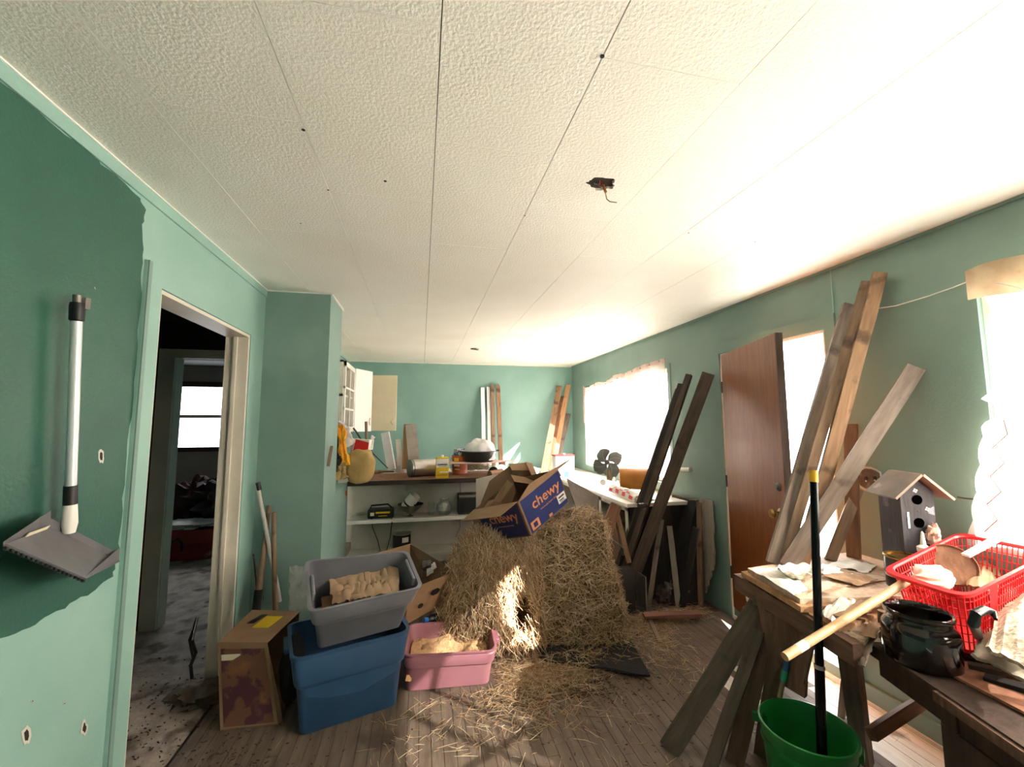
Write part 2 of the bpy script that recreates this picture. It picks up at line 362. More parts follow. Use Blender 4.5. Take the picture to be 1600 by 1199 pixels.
# left doorway: jamb lining, casing
c = MB(); c.box((XL-.125, 1.965, 0), (XL+.004, 1.98, 2.07)); c.build('trim_8', CREAM)['kind'] = 'structure'
c = MB(); c.box((XL-.125, 2.888, 0), (XL+.004, 2.905, 2.07)); c.box((XL-.075, 2.872, 0), (XL-.055, 2.89, 2.055)); c.build('trim_9', CREAM)['kind'] = 'structure'
c = MB(); c.box((XL-.125, 1.98, 2.053), (XL+.004, 2.888, 2.07)); c.build('trim_10', CREAM)['kind'] = 'structure'
trim('trim', 11, (XL, 1.86, 0), (XL+.012, 1.962, 2.155), TEAL)
trim('trim', 12, (XL, 1.862, 0), (XL+.018, 1.882, 2.155), TEALD)
trim('trim', 13, (XL, 2.908, 0), (XL+.01, 2.985, 2.155), TEAL)
trim('trim', 14, (XL, 1.962, 2.073), (XL+.01, 2.908, 2.155), TEAL)
# hall beyond the doorway and the room behind it
MB().box((-2.75, -.2, -.06), (XL-.02, 3.75, -.001)).build('floor_hall', CARPET)['kind'] = 'structure'
MB().box((-4.6, 3.75, -.06), (XL-.12, 6.7, -.001)).build('floor_far_room', CARPET)['kind'] = 'structure'
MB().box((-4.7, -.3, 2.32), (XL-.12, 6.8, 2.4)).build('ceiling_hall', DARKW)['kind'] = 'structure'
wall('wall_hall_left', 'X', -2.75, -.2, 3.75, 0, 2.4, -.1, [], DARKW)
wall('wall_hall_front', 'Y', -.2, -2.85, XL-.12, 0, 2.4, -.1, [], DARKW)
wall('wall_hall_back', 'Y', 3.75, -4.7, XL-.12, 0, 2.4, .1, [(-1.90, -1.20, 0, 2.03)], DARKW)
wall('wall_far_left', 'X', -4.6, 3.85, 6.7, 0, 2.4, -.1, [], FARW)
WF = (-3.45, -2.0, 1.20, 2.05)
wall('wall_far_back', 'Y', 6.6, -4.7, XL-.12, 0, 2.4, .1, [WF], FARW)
c = MB(); c.box((-2.0, 3.73, 0), (-1.89, 3.749, 2.03)); c.box((-2.0, 3.73, 2.03), (-1.2, 3.749, 2.10)); c.box((-1.899, 3.75, 0), (-1.885, 3.85, 2.03)); c.build('trim_15', mat('dull_casing_paint', 'd6d0c0', 'e0dacb', 5, .6))['kind'] = 'structure'
wn = thing('window_3', 'far window', 'window', (-2.7, 6.6, 1.2)); del wn['category']; del wn['label']; wn['kind'] = 'structure'
c = MB()
for a, b in (((-3.45, 6.58, 1.14), (-2.0, 6.62, 1.2)), ((-3.45, 6.58, 2.03), (-2.0, 6.64, 2.10))): c.box(a, b)
c.build('window_frame', mat('dark_red_window_frame', '3a1f1b', None, rough=.5), wn)
MB().box((-3.45, 6.6, 1.60), (-2.0, 6.63, 1.645)).build('sash_rail', CREAM, wn)
MB().box((-3.45, 6.64, 1.2), (-2.0, 6.645, 2.05)).build('pane', GLASS, wn)
l = bpy.data.lights.new('portal_d', 'AREA'); l.shape = 'RECTANGLE'; l.size = 1.45; l.size_y = .85; l.cycles.is_portal = True
o = bpy.data.objects.new('portal_d', l); COL.objects.link(o); o.location = (-2.72, 6.72, 1.62); o.rotation_euler = (PI/2, 0, PI)
o.rotation_euler = V((0, -1, 0)).to_track_quat('-Z', 'Z').to_euler()
# windows of the right wall
def window(n, y0, y1, z0, z1, mull):
    w = thing('window_%d' % n, '', '', (XR, y0, z0)); del w['category']; del w['label']; w['kind'] = 'structure'
    c = MB()
    for a, b in (((XR+.03, y0, z0), (XR+.09, y0+.04, z1)), ((XR+.03, y1-.04, z0), (XR+.09, y1, z1)), ((XR+.032, y0+.04, z0), (XR+.088, y1-.04, z0+.04)), ((XR+.032, y0+.04, z1-.04), (XR+.088, y1-.04, z1))): c.box(a, b)
    c.build('window_frame', WHITE, w)
    for q in mull: MB().box((XR+.05, q-.015, z0), (XR+.085, q+.015, z1)).build('window_bar', WHITE, w)
    MB().box((XR-.035, y0-.03, z0-.02), (XR+.06, y1+.03, z0)).build('window_sill', TEALD, w)
    ys = [y0]+list(mull)+[y1]
    for a, b in zip(ys[:-1], ys[1:]): MB().box((XR+.066, a, z0), (XR+.070, b, z1)).build('pane', GLASS, w)
window(1, *W1, [4.77]); window(2, *W2, [.3])
MB().box((XR-.006, 3.70, .92), (XR+.03, 3.75, 2.10)).build('trim_16', TEALD)['kind'] = 'structure'
# entrance door in the right wall
c = MB(); c.box((XR-.012, D1[1], 0), (XR, D1[1]+.06, 2.078)); c.build('trim_17', TEALD)['kind'] = 'structure'
c = MB(); c.box((XR-.012, D1[0]-.07, 0), (XR, D1[0], 2.078)); c.box((XR-.014, D1[0]-.07, 2.078), (XR, D1[1]+.06, 2.16)); c.build('trim_18', TEALD)['kind'] = 'structure'
c = MB(); c.box((XR-.002, D1[1]-.018, .0), (XR+.125, D1[1]+.001, 2.075)); c.box((XR-.002, D1[0]-.001, .0), (XR+.125, D1[0]+.018, 2.075)); c.box((XR-.003, D1[0]+.018, 2.058), (XR+.126, D1[1]-.018, 2.077)); c.box((XR-.01, D1[0]+.018, .0), (XR+.16, D1[1]-.018, .03)); c.build('trim_19', WHITE)['kind'] = 'structure'
hx, hy = XR-.012, 2.962
fe = V((2.128, 2.155, 0)); dv = (fe-V((hx, hy, 0))); dl = dv.length; dv /= dl; nv = V((dv.y, -dv.x, 0))
if nv.x > 0: nv = -nv
dr = thing('door_1', '', '', (hx, hy, .095)); del dr['category']; del dr['label']; dr['kind'] = 'structure'
c = MB(); c.obox(V((hx, hy, 1.08))+dv*dl/2-nv*.02, dv*dl, nv*.042, (0, 0, 1.97)); o = c.build('door_slab', DOORB, dr, bevel=.002)
c = MB(); c.obox(V((hx, hy, 1.08))+dv*(dl+.0015)-nv*.02, dv*.003, nv*.043, (0, 0, 1.97)); c.build('door_edge', W_DARK, dr, label='dark scuffed door edge')
def knob(z, big):
    b_ = V((hx, hy, z))+dv*(dl-.065)
    m = MB()
    if big: m.lathe([(.001, 0), (.03, 0), (.032, .004), (.012, .01), (.011, .03), (.024, .038), (.028, .05), (.022, .062), (.001, .064)], b_, nv, 20)
    else: m.lathe([(.001, 0), (.026, 0), (.026, .008), (.014, .012), (.014, .02), (.001, .02)], b_, nv, 20)
    m.build('door_knob' if big else 'deadbolt', BRASS if big else DULLM, dr, smooth=True)
    m = MB(); b_ = b_-nv*.042
    if big: m.lathe([(.001, 0), (.03, 0), (.032, .004), (.012, .01), (.011, .03), (.024, .038), (.028, .05), (.022, .062), (.001, .064)], b_, -nv, 20)
    else: m.obox(b_-nv*.008, dv*.05, nv*.016, (0, 0, .06))
    m.build('door_knob' if big else 'deadbolt', BRASS if big else DULLM, dr, smooth=True)
knob(.96, True); knob(1.12, False)
for z in (.35, 1.05, 1.80):
    c = MB(); c.tube([(hx+.004, hy+.012, z-.045), (hx+.004, hy+.012, z+.045)], .006, 8); c.obox(V((hx+.006, hy+.002, z)), (.003, 0, 0), (0, .03, 0), (0, 0, .09)); c.build('door_hinge', W_DARK, dr)
# porch and yard outside
MB().box((XR+.12, -12, -.5), (40, 30, -.42)).build('ground_yard', mat('pale_bounce_ground', 'd8d4cb', 'e2ded6', 3, .9))['kind'] = 'structure'  # unseen ground, made pale to bounce sunlight up to the ceiling
MB().box((XR+.12, 1.2, -.42), (XR+1.3, 3.8, .02)).build('ground_porch', mat('pale_porch_boards', 'd2cec6', 'dcd8d0', 5, .8))['kind'] = 'structure'
# ---------------------------------------------------------------- generic builders
def rr(c4, rad, n=5):
    """rounded loop through four corners (FL, FR, BR, BL), rad as a fraction of the shorter side"""
    out = []; m = min((c4[1]-c4[0]).length, (c4[2]-c4[1]).length); r = rad*m
    for i in range(4):
        c = c4[i]; a = (c4[i-1]-c).normalized(); b = (c4[(i+1) % 4]-c).normalized(); p0 = c+a*r; p1 = c+b*r
        for k in range(n+1):
            t = k/n; out.append(p0*(1-t)**2+c*2*t*(1-t)+p1*t*t)
    return out
def lerp4(A, B, t, grow=0):
    q = [a*(1-t)+b*t for a, b in zip(A, B)]; c = sum(q, V((0, 0, 0)))/4
    return [p+(p-c).normalized()*grow for p in q]
def tub(name, bot, top, m, parent, rad=.14, lip=.012, ledge=None, th=.004, part='body'):
    """open plastic tub: flared walls, stepped ledge, rolled rim, inner shell"""
    B = [V(p) for p in bot]; T = [V(p) for p in top]; up = ((sum(T, V((0, 0, 0)))-sum(B, V((0, 0, 0))))/4).normalized()
    mb = MB(); rings = [rr(lerp4(B, T, 0, -.012), rad), rr(lerp4(B, T, .02), rad)]
    for t, g in ledge or []: rings.append(rr(lerp4(B, T, t, g), rad))
    rings += [rr(lerp4(B, T, .955, 0), rad), rr(lerp4(B, T, .955, lip), rad), rr(lerp4(B, T, 1, lip), rad), rr(lerp4(B, T, 1.004, lip*.6), rad), rr(lerp4(B, T, 1.0, -th), rad), rr(lerp4(B, T, .5, -th*1.2), rad), rr(lerp4(B, T, .03, -th*1.5), rad)]
    mb.loops(rings); return mb.build(part, m, parent, smooth=True)
def sheet_quad(c4, th, bulge=0, n=10, nz=.004, seed=0, edge=0):
    A, B, C_, D = [V(p) for p in c4]; nr = (B-A).cross(D-A).normalized()
    def fn(u, v):
        p = (A*(1-u)+B*u)*(1-v)+(D*(1-u)+C_*u)*v
        e = edge*noise.noise(V((u*9+seed, v*9, 5)))*(1 if u in (0, 1) or v in (0, 1) else 0)
        return p+nr*(bulge*math.sin(PI*u)*math.sin(PI*v)+nz*noise.noise(V((u*4+seed, v*4, seed))))+(B-A).normalized()*e+(D-A).normalized()*e
    return MB().grid(fn, n, n, th)
def cyl(name, p0, p1, r, m, parent=None, n=14, rings=None, smooth=True, label=None):
    o = MB().tube([p0, p1], r, n).build(name, m, parent, org=None if parent else p0, smooth=smooth); 
    if label: o['label'] = label
    return o
# straw blades ----------------------------------------------------
def blades(P, D, Ln, w, m, name, parent=None, curl=.25, label=None, kind='stuff', org=(0, 0, 0)):
    """many thin bent stalks, 3-sided, 2 segments; P mid points, D unit directions"""
    n = len(P); P = np.asarray(P, float)-np.asarray(org, float); D = np.asarray(D, float); D /= np.linalg.norm(D, axis=1)[:, None]; Ln = np.asarray(Ln)[:, None]
    R = rng.normal(size=(n, 3)); A = np.cross(D, R); A /= np.linalg.norm(A, axis=1)[:, None]+1e-9; B = np.cross(D, A)
    bend = A*Ln*curl*rng.uniform(-.6, .6, (n, 1))
    pts = [P-D*Ln/2, P+bend*.5, P+D*Ln/2]; ww = np.asarray(w)*np.ones((n, 1))
    rings = []
    for q, s_ in zip(pts, (.8, 1, .5)):
        for a in range(3):
            th = 2*PI*a/3; rings.append(q+(A*math.cos(th)+B*math.sin(th))*ww*s_)
    vs = np.stack(rings, 1).reshape(-1, 3)
    base = (np.arange(n)*9)[:, None]; fq = []
    for s_ in (0, 3):
        for a in range(3): fq.append(np.stack([s_+a+base[:, 0], s_+(a+1) % 3+base[:, 0], s_+3+(a+1) % 3+base[:, 0], s_+3+a+base[:, 0]], 1))
    F4 = np.concatenate(fq, 0)
    me = bpy.data.meshes.new(name); me.vertices.add(len(vs)); me.vertices.foreach_set('co', vs.ravel())
    me.loops.add(len(F4)*4); me.loops.foreach_set('vertex_index', F4.ravel().astype(np.int32)); me.polygons.add(len(F4))
    me.polygons.foreach_set('loop_start', np.arange(0, len(F4)*4, 4, dtype=np.int32)); me.polygons.foreach_set('loop_total', np.full(len(F4), 4, dtype=np.int32)); me.update(); me.validate()
    at = me.attributes.new('tone', 'FLOAT', 'POINT'); at.data.foreach_set('value', np.repeat(rng.beta(1.6, 1.4, n), 9).astype(np.float32))
    me.materials.append(m); o = bpy.data.objects.new(name, me); COL.objects.link(o)
    if parent is not None: o.parent = parent
    else: o.location = org
    o['kind'] = kind
    if label: o['label'] = label
    return o
def sample_tris(mesh_v, mesh_f, n, wfn=None):
    T = []
    for f in mesh_f:
        for k in range(1, len(f)-1): T.append((f[0], f[k], f[k+1]))
    Vv = np.array([tuple(v) for v in mesh_v]); T = np.array(T); a, b, c = Vv[T[:, 0]], Vv[T[:, 1]], Vv[T[:, 2]]
    nr = np.cross(b-a, c-a); ar = np.linalg.norm(nr, axis=1); nr = nr/(ar[:, None]+1e-12)
    wt = ar.copy()
    if wfn is not None: wt = wt*wfn((a+b+c)/3, nr)
    i = rng.choice(len(T), n, p=wt/wt.sum()); u = rng.random((n, 1)); v = rng.random((n, 1)); k = (u+v > 1)[:, 0]; u[k] = 1-u[k]; v[k] = 1-v[k]
    return a[i]+(b[i]-a[i])*u+(c[i]-a[i])*v, nr[i]
# ---------------------------------------------------------------- straw bales, loose straw
def bale(name, label, corners_b, corners_t, n, wfn=None, stand=.0):
    loc = sum([V(p) for p in corners_b], V((0, 0, 0)))/4; loc.z = 0
    t = thing(name, label, 'straw bale', loc)
    B = [V(p) for p in corners_b]; T = [V(p) for p in corners_t]; mb = MB(); rings = []
    m = 14
    for i in range(m+1):
        q = i/m; g = .0 if .06 < q < .93 else -.05
        ring = rr(lerp4(B, T, q, g), .16, 5); c = sum(ring, V((0, 0, 0)))/len(ring)
        # subdivide the long sides for bulging
        r2 = []
        for k, p in enumerate(ring):
            nx = ring[(k+1) % len(ring)]
            for s_ in range(4 if (nx-p).length > .1 else 1):
                pp_ = p+(nx-p)*s_/(4 if (nx-p).length > .1 else 1); dirn = (pp_-c); dirn.z = 0; dirn.normalize()
                r2.append(pp_+dirn*(.03*noise.noise(pp_*6)+.014*noise.noise(pp_*17)))
        rings.append(r2)
    nn = min(len(r) for r in rings)
    if any(len(r) != nn for r in rings): rings = [r[:nn] for r in rings]
    mb.loops(rings); core = mb.build('straw_core', STRAWD, t, smooth=True)
    P, N = sample_tris(mb.v, mb.f, n, wfn)
    tang = np.cross(N, rng.normal(size=N.shape)); tang /= np.linalg.norm(tang, axis=1)[:, None]
    D = tang+N*rng.normal(0, .40, (n, 1)); D[:, 2] *= .8
    blades(P+N*rng.uniform(-.012, .02, (n, 1)), D, rng.uniform(.04, .14, n), rng.uniform(.0010, .0028, (n, 1)), STRAW, 'straw_stalks', t, org=loc)
    return t, mb
# right bale stands nearly upright
bale('straw_bale', 'tall upright straw bale carrying the blue printed cardboard box',
     [aZ(835, 1018, 0), aZ(990, 1015, 0), V((1.42, 3.22, 0)), V((.86, 3.34, 0))],
     [aY(836, 842, 2.92), aY(942, 806, 2.82), V((1.33, 3.15, .86)), V((.86, 3.3, .80))], 13000,
     lambda c, n: .15+.85*((n[:, 1] < .2) | (n[:, 2] > .3)))
# left slumped bale with a burrow in it
loc = V((.48, 3.15, 0)); tl = thing('slumped_straw_bale', 'slumped straw heap with a dark burrow, left of the upright bale', 'straw bale', loc)
topL = [(690, 955), (700, 905), (712, 872), (735, 842), (752, 828), (775, 838), (800, 843), (822, 838), (842, 836)]
def Ht(u):
    k = u*(len(topL)-1); i = min(int(k), len(topL)-2); t = k-i; return (topL[i][0]*(1-t)+topL[i+1][0]*t, topL[i][1]*(1-t)+topL[i+1][1]*t)
def fmound(u, v):
    px, py = Ht(u); bx = 676+u*176; by = 1006+14*math.sin(PI*u)
    q = min(1, v/.8); yy = by+(py-by)*q; xx = bx+(px-bx)*q**.8
    Y = 2.74+.14*q+.30*max(0, q-.75)**1.2*2+.22*(1-u)**2
    if v > .8: s_ = (v-.8)/.2; Y += .55*s_; yy += 0
    p = aY(xx, yy, Y)
    if v > .8: p = aY(xx, yy, 2.74+.14+.30*.25**1.2*2+.22*(1-u)**2)+V((0, .5*s_, -.35*s_*s_))
    hx_, hy_ = (xx-817)/17, (yy-955)/30; h = math.exp(-(hx_*hx_+hy_*hy_)**2*.8)
    if v <= .8: p = p+V((.05*h, .42*h, .0))
    return p+V((0, .022*noise.noise(V((u*9, v*9, 3))), .012*noise.noise(V((u*12, v*9, 8)))))
mb = MB().grid(fmound, 44, 40, 0)
mb.build('straw_core', STRAWD, tl, smooth=True)
def inhole(c): 
    w_ = (c-np.array(CAM))@np.array(FW); x_ = 800+F*((c-np.array(CAM))@np.array(RT))/w_; y_ = 599.5-F*((c-np.array(CAM))@np.array(UP))/w_
    return ((x_-817)/16)**2+((y_-955)/29)**2
P, N = sample_tris(mb.v, mb.f, 12000); N[N[:, 1] > 0] *= -1
k = inhole(P) > 1.9; P = P[k]; N = N[k]; n = len(P)
ang = rng.normal(.0, .55, n)+(P[:, 0]-.45)*1.1; D = np.stack([np.sin(ang), rng.normal(0, .35, n)-.15, -np.cos(ang)], 1)
blades(P+N*rng.uniform(-.005, .035, (n, 1)), D, rng.uniform(.06, .19, n), rng.uniform(.0010, .0030, (n, 1)), STRAW, 'straw_stalks', tl, org=loc)
# loose straw on the floor, one uncountable litter
pts = []
def scat(n, cx, cy, sx, sy, rot=0, zmax=.02):
    a = rng.normal(size=(n, 2))*np.array([sx, sy]); c, s_ = math.cos(rot), math.sin(rot); xy = np.stack([cx+a[:, 0]*c-a[:, 1]*s_, cy+a[:, 0]*s_+a[:, 1]*c], 1)
    pts.append(np.concatenate([xy, np.abs(rng.normal(0, zmax/2, (n, 1)))+.002], 1))
g = aZ(840, 1035, 0); scat(1500, .72, 2.62, .22, .10, 0, .03); scat(900, .60, 2.50, .20, .13); scat(350, .45, 2.25, .25, .14)
scat(600, 1.12, 2.70, .14, .07, .1, .05); scat(500, 1.62, 2.95, .12, .10, .2, .02); scat(350, 1.60, 2.70, .10, .22, -.2, .02); scat(1000, 1.95, 3.1, .24, .06, .1, .04); scat(110, 1.1, 2.0, .5, .35); scat(70, .1, 2.05, .35, .15); scat(300, .78, 2.7, .1, .1, 0, .06)
P = np.concatenate(pts); P = P[(P[:, 0] > -.9) & (P[:, 0] < 2.3) & ~((P[:, 0] < .47) & (P[:, 1] > 2.5))]; n = len(P); a = rng.uniform(0, 2*PI, n); D = np.stack([np.cos(a), np.sin(a), rng.normal(0, .10, n)], 1)
tag(blades(P, D, rng.uniform(.02, .12, n), rng.uniform(.0007, .0018, (n, 1)), STRAW, 'loose_straw'), 'loose straw scattered over the floor around the bales', 'straw')
# long single stalks in front of the totes
P = []; D = []
for (x, y, dx, dy) in ((625, 1120, 30, -22), (650, 1108, 60, -28), (640, 1125, 42, -30), (600, 1130, 40, -10), (670, 1105, 55, -20), (700, 1135, 30, -20), (430, 1170, 14, -20), (600, 1160, 10, 18), (895, 1118, 60, 4), (930, 1120, 45, -3), (880, 1140, 22, -16), (945, 1118, 50, 8), (820, 1140, -12, 18), (870, 1150, -16, 12)):
    a = aZ(x, y, .004); b = aZ(x+dx, y+dy, .006); P.append((a+b)/2); D.append((b-a))
tag(blades(P, [tuple(d) for d in D], [d.length for d in D], .0014, STRAW, 'long_straw_stalks', curl=.06), 'long single straw stalks lying before the blue tote', 'straw')
# dark chaff and crumbs
P = []
for (cx, cy, sx, sy, n) in ((.95, 2.42, .2, .08, 500), (1.3, 2.1, .3, .3, 120), (-.9, 2.2, .18, .25, 350), (-1.35, 2.6, .15, .35, 250), (.5, 2.0, .6, .3, 120)):
    P.append(np.concatenate([rng.normal(size=(n, 2))*[sx, sy]+[cx, cy], np.full((n, 1), .002)], 1))
P = np.concatenate(P); P = P[(P[:, 0] > -1.06) | (P[:, 1] > 2.02)]; n = len(P); a = rng.uniform(0, 2*PI, n)
tag(blades(P, np.stack([np.cos(a), np.sin(a), a*0], 1), rng.uniform(.004, .02, n), rng.uniform(.0015, .004, (n, 1)), mat('dark_chaff', '3b2f26', '59483a', 40, .9), 'floor_chaff'), 'dark chaff and crumbs littering the floor', 'litter')
# black rubber mat under the straw
c = [aZ(835, 1022, .02), aZ(1015, 1058, .012), V((1.47, 3.02, .015)), V((.9, 3.1, .01))]
o = sheet_quad([aZ(848, 1030, .03), aZ(1016, 1055, .03), aZ(952, 938, .03), V((.80, 3.0, .03))], .012, 0, 12, .012, 4).build('rubber_mat', BLACKM, None, org=(1.1, 2.7, 0), smooth=True); tag(o, 'black rubber mat sticking out from under the upright bale', 'mat')
pb = [aZ(832, 1012, .03), aZ(845, 1032, .014), aZ(925, 1048, .02), aZ(1000, 1056, .012)]
mbb = MB(); mbb.slab([aZ(836, 1008, .05), aZ(845, 1030, .022), aZ(905, 1040, .022), aZ(905, 1022, .03)], (0, .0, -.012)); o = mbb.build('torn_rubber_strip', BLACKM, None, org=tuple(aZ(850, 1030, 0))); tag(o, 'curled torn strip of black rubber before the straw', 'rubber strip')
# ---------------------------------------------------------------- totes and bins at left
def loc4(c): q = sum([V(p) for p in c], V((0, 0, 0)))/4; q.z = min(p[2] for p in c); return q
top = [V((-.575, 2.28, .40)), V((-.045, 2.45, .40)), V((-.165, 2.83, .40)), V((-.70, 2.67, .40))]
bot = [V((-.548, 2.352, 0)), V((-.10, 2.49, 0)), V((-.19, 2.80, 0)), V((-.64, 2.66, 0))]
t = thing('storage_tote', 'blue plastic storage tote on the floor under the grey tote', 'tote', loc4(bot))
tub('blue', bot, top, BLUEP, t, .13, .016, [(.58, -.006), (.61, .008), (.64, .010), (.90, .012)])
for i, (a, b) in enumerate(((0, 3), (1, 2))):
    p = (top[a]+top[b])/2; out = (p-loc4(top)); out.z = 0; out.normalize(); al = (top[b]-top[a]).normalized()
    MB().obox(p+out*.018-V((0, 0, .02)), al*.16, out*.03, (0, 0, .022)).build('handle', BLUEP, t, bevel=.006)
top = [aZ(486, 955, .655), aZ(657, 917, .655), aZ(634, 862, .79), aZ(480, 878, .79)]
n_ = (top[1]-top[0]).cross(top[3]-top[0]).normalized(); cc = loc4(top)*1; cm = sum(top, V((0, 0, 0)))/4
bot = [cm+(p-cm)*.80-n_*.30 for p in top]
for i in range(4): bot[i] = bot[i]+V((.0, .03, 0))
gt = thing('storage_tote', 'grey plastic storage tote tilted inside the blue tote', 'tote', loc4(bot))
tub('grey', bot, top, GREYP, gt, .16, .016, [(.60, -.005), (.63, .008), (.66, .010), (.90, .012)])
for (a, b) in ((0, 3), (1, 2)):
    p = (top[a]+top[b])/2; out = (p-cm).normalized(); al = (top[b]-top[a]).normalized()
    MB().obox(p-out*.016-n_*.022, al*.13, out*.018, n_*.05).build('handle', GREYP, gt, bevel=.006)
# paper bag lying in the grey tote
a, b, c_, d = aZ(512, 905, .66), aZ(620, 888, .68), aZ(624, 928, .60), aZ(520, 945, .57)
bg_ = thing('paper_bag', 'crumpled brown paper bag lying in the grey tote', 'paper bag', (a+c_)/2-V((0, 0, .05)))
def fb(u, v):
    p = (a*(1-u)+b*u)*(1-v)+(d*(1-u)+c_*u)*v; return p+V((0, 0, .018*math.sin(PI*v)**.5+.022*noise.noise(V((u*5, v*3, 2)))+.022*abs(noise.noise(V((u*12, v*4, 7))))))
MB().grid(fb, 40, 20, .014).build('bag_body', KPAPER, bg_, smooth=True)
for (u, v) in ((.18, .12), (.22, .9)):
    p = fb(u, v)+V((0, 0, .003)); MB().obox(p, (b-a).normalized()*.10, (d-a).normalized()*.03, (0, 0, .002)).build('tape_strip', mat('tan_tape', '8d7452', None, rough=.4), bg_)
a, b, c_, d = aZ(505, 925, .62), aZ(640, 905, .62), V((-.12, 2.45, .60)), V((-.56, 2.36, .60))
tag(sheet_quad([cm+(p-cm)*.68-n_*.20 for p in top], .03, .03, 12, .02, 3).build('cardboard_scraps', KRAFTD, None, org=tuple(cm-n_*.2), smooth=True), 'brown cardboard scraps under the paper bag in the grey tote', 'cardboard')
# clear plastic sheet behind the totes
cl = sheer('clear_film', 'd5dbd8', .3, .55)
def ff(u, v): p = aY(452+u*34, 885+v*70, 2.92-.06*u)+V((.02*noise.noise(V((u*7, v*6, 1))), .03*noise.noise(V((u*5, v*5, 4))), 0)); return p
tag(MB().grid(ff, 14, 16, .0015).build('plastic_film', cl, None, org=tuple(aY(465, 960, 2.9)), smooth=True), 'crumpled clear plastic film behind the grey tote', 'plastic film')
# pink litter pan
top = [aZ(631, 1024, .205), aZ(775, 1016, .205), aZ(765, 968, .205), aZ(640, 975, .205)]
bot = [aZ(633, 1082, 0), aZ(765, 1070, 0), V((.43, 2.87, 0)), V((-.03, 2.90, 0))]
t = thing('litter_pan', 'pink plastic litter pan on the floor beside the blue tote', 'litter pan', loc4(bot))
tub('pink', bot, top, PINKP, t, .16, .014, [(.60, -.004), (.63, .008), (.66, .009), (.90, .012)])
m = MB(); p = (top[1]+top[2])/2; m.obox(p+V((.02, 0, -.02)), (.03, 0, 0), (0, .12, 0), (0, 0, .03)); m.build('handle', PINKP, t, bevel=.006)
B_ = lerp4(bot, top, .30, -.012)
def fs(u, v): p = (B_[0]*(1-u)+B_[1]*u)*(1-v)+(B_[3]*(1-u)+B_[2]*u)*v; return p+V((0, 0, .03+.045*noise.noise(V((u*3, v*2, 6)))+.02*noise.noise(V((u*11, v*9, 2)))+.04*v))
o = tag(MB().grid(fs, 24, 18, .03).build('litter_sand', SAND, None, org=tuple(loc4(bot)+V((0, 0, .01))), smooth=True), 'tan clumped litter filling the pink pan', 'litter'); o['kind'] = 'stuff'
# maroon printed cardboard box
FL, FR, BL_, BR_ = V((-.945, 2.485, 0)), V((-.68, 2.47, 0)), V((-.955, 2.86, 0)), V((-.70, 2.83, 0))
TFL, TFR, TBL, TBR = aZ(340, 1006, .395), aZ(417, 1006, .395), aZ(394, 955, .395), aZ(468, 957, .395)
t = thing('cardboard_box', 'maroon printed cardboard box standing open sided by the doorway', 'cardboard box', (FL+BR_)/2)
MAR = mat('maroon_floral_print', '75503e', '58303a', 9, .8, c3='8a6040', s3=7, t3=.60, contrast=(.48, .52))
n_ = V((0, 1, 0)); MB().slab([FL, FR, TFR, TFL], (0, .006, 0)).build('front_panel', KRAFT, t)
ins = lambda u, v: (FL*(1-u)+FR*u)*(1-v)+(TFL*(1-u)+TFR*u)*v
MB().slab([ins(.06, .04)+V((0, -.0005, 0)), ins(.94, .04)+V((0, -.0005, 0)), ins(.94, .94)+V((0, -.0005, 0)), ins(.06, .94)+V((0, -.0005, 0))], (0, -.0012, 0)).build('printed_panel', MAR, t, label='maroon floral print')
MB().slab([ins(.07, .80)+V((0, -.002, 0)), ins(.45, .81)+V((0, -.002, 0)), ins(.45, .88)+V((0, -.002, 0)), ins(.07, .87)+V((0, -.002, 0))], (0, -.001, 0)).build('label_sticker', CREAM2, t)
MB().slab([FL, TFL, TBL, BL_], (.006, 0, 0)).build('side_panel', KRAFT, t)
MB().slab([TFL, TFR, TBR, TBL], (0, 0, .006)).build('top_panel', KRAFT, t)
MB().slab([BL_, BR_, TBR, TBL], (0, -.006, 0)).build('back_panel', KRAFTD, t)
MB().slab([FL, FR, BR_, BL_], (0, 0, .006)).build('bottom_panel', KRAFTD, t)
tp = lambda u, v: (TFL*(1-u)+TFR*u)*(1-v)+(TBL*(1-u)+TBR*u)*v+V((0, 0, .0065))
MB().slab([tp(.38, .42), tp(.72, .42), tp(.78, .80), tp(.44, .80)], (0, 0, .001)).build('yellow_label', YEL, t)
MB().slab([tp(.18, .55), tp(.33, .55), tp(.42, .85), tp(.30, .85)], (0, 0, .0008)).build('hand_hole', BLACK, t)
MB().slab([FR+V((.0, .005, 0)), FR+V((.022, .01, .0)), TFR+V((.006, .012, -.06)), TFR+V((0, .005, -.005))], (0, .004, 0)).build('flap', KRAFTD, t)
# black bag, enlarged so its black stands in for the dark open side
def fbag(u, v): th = 2*PI*u; ph = PI*v; r = .9+.18*noise.noise(V((math.cos(th)*2, math.sin(th)*2, v*4))); return V((-.665+.062*math.sin(ph)*math.cos(th)*r, 2.63+.12*math.sin(ph)*math.sin(th)*r, .185-.178*math.cos(ph)))
tag(MB().grid(fbag, 24, 16).build('dark_fill_bag', BLACKM, None, org=(-.65, 2.62, 0), smooth=True), 'black bag shape filling in the dark of the maroon box open side', 'bag')
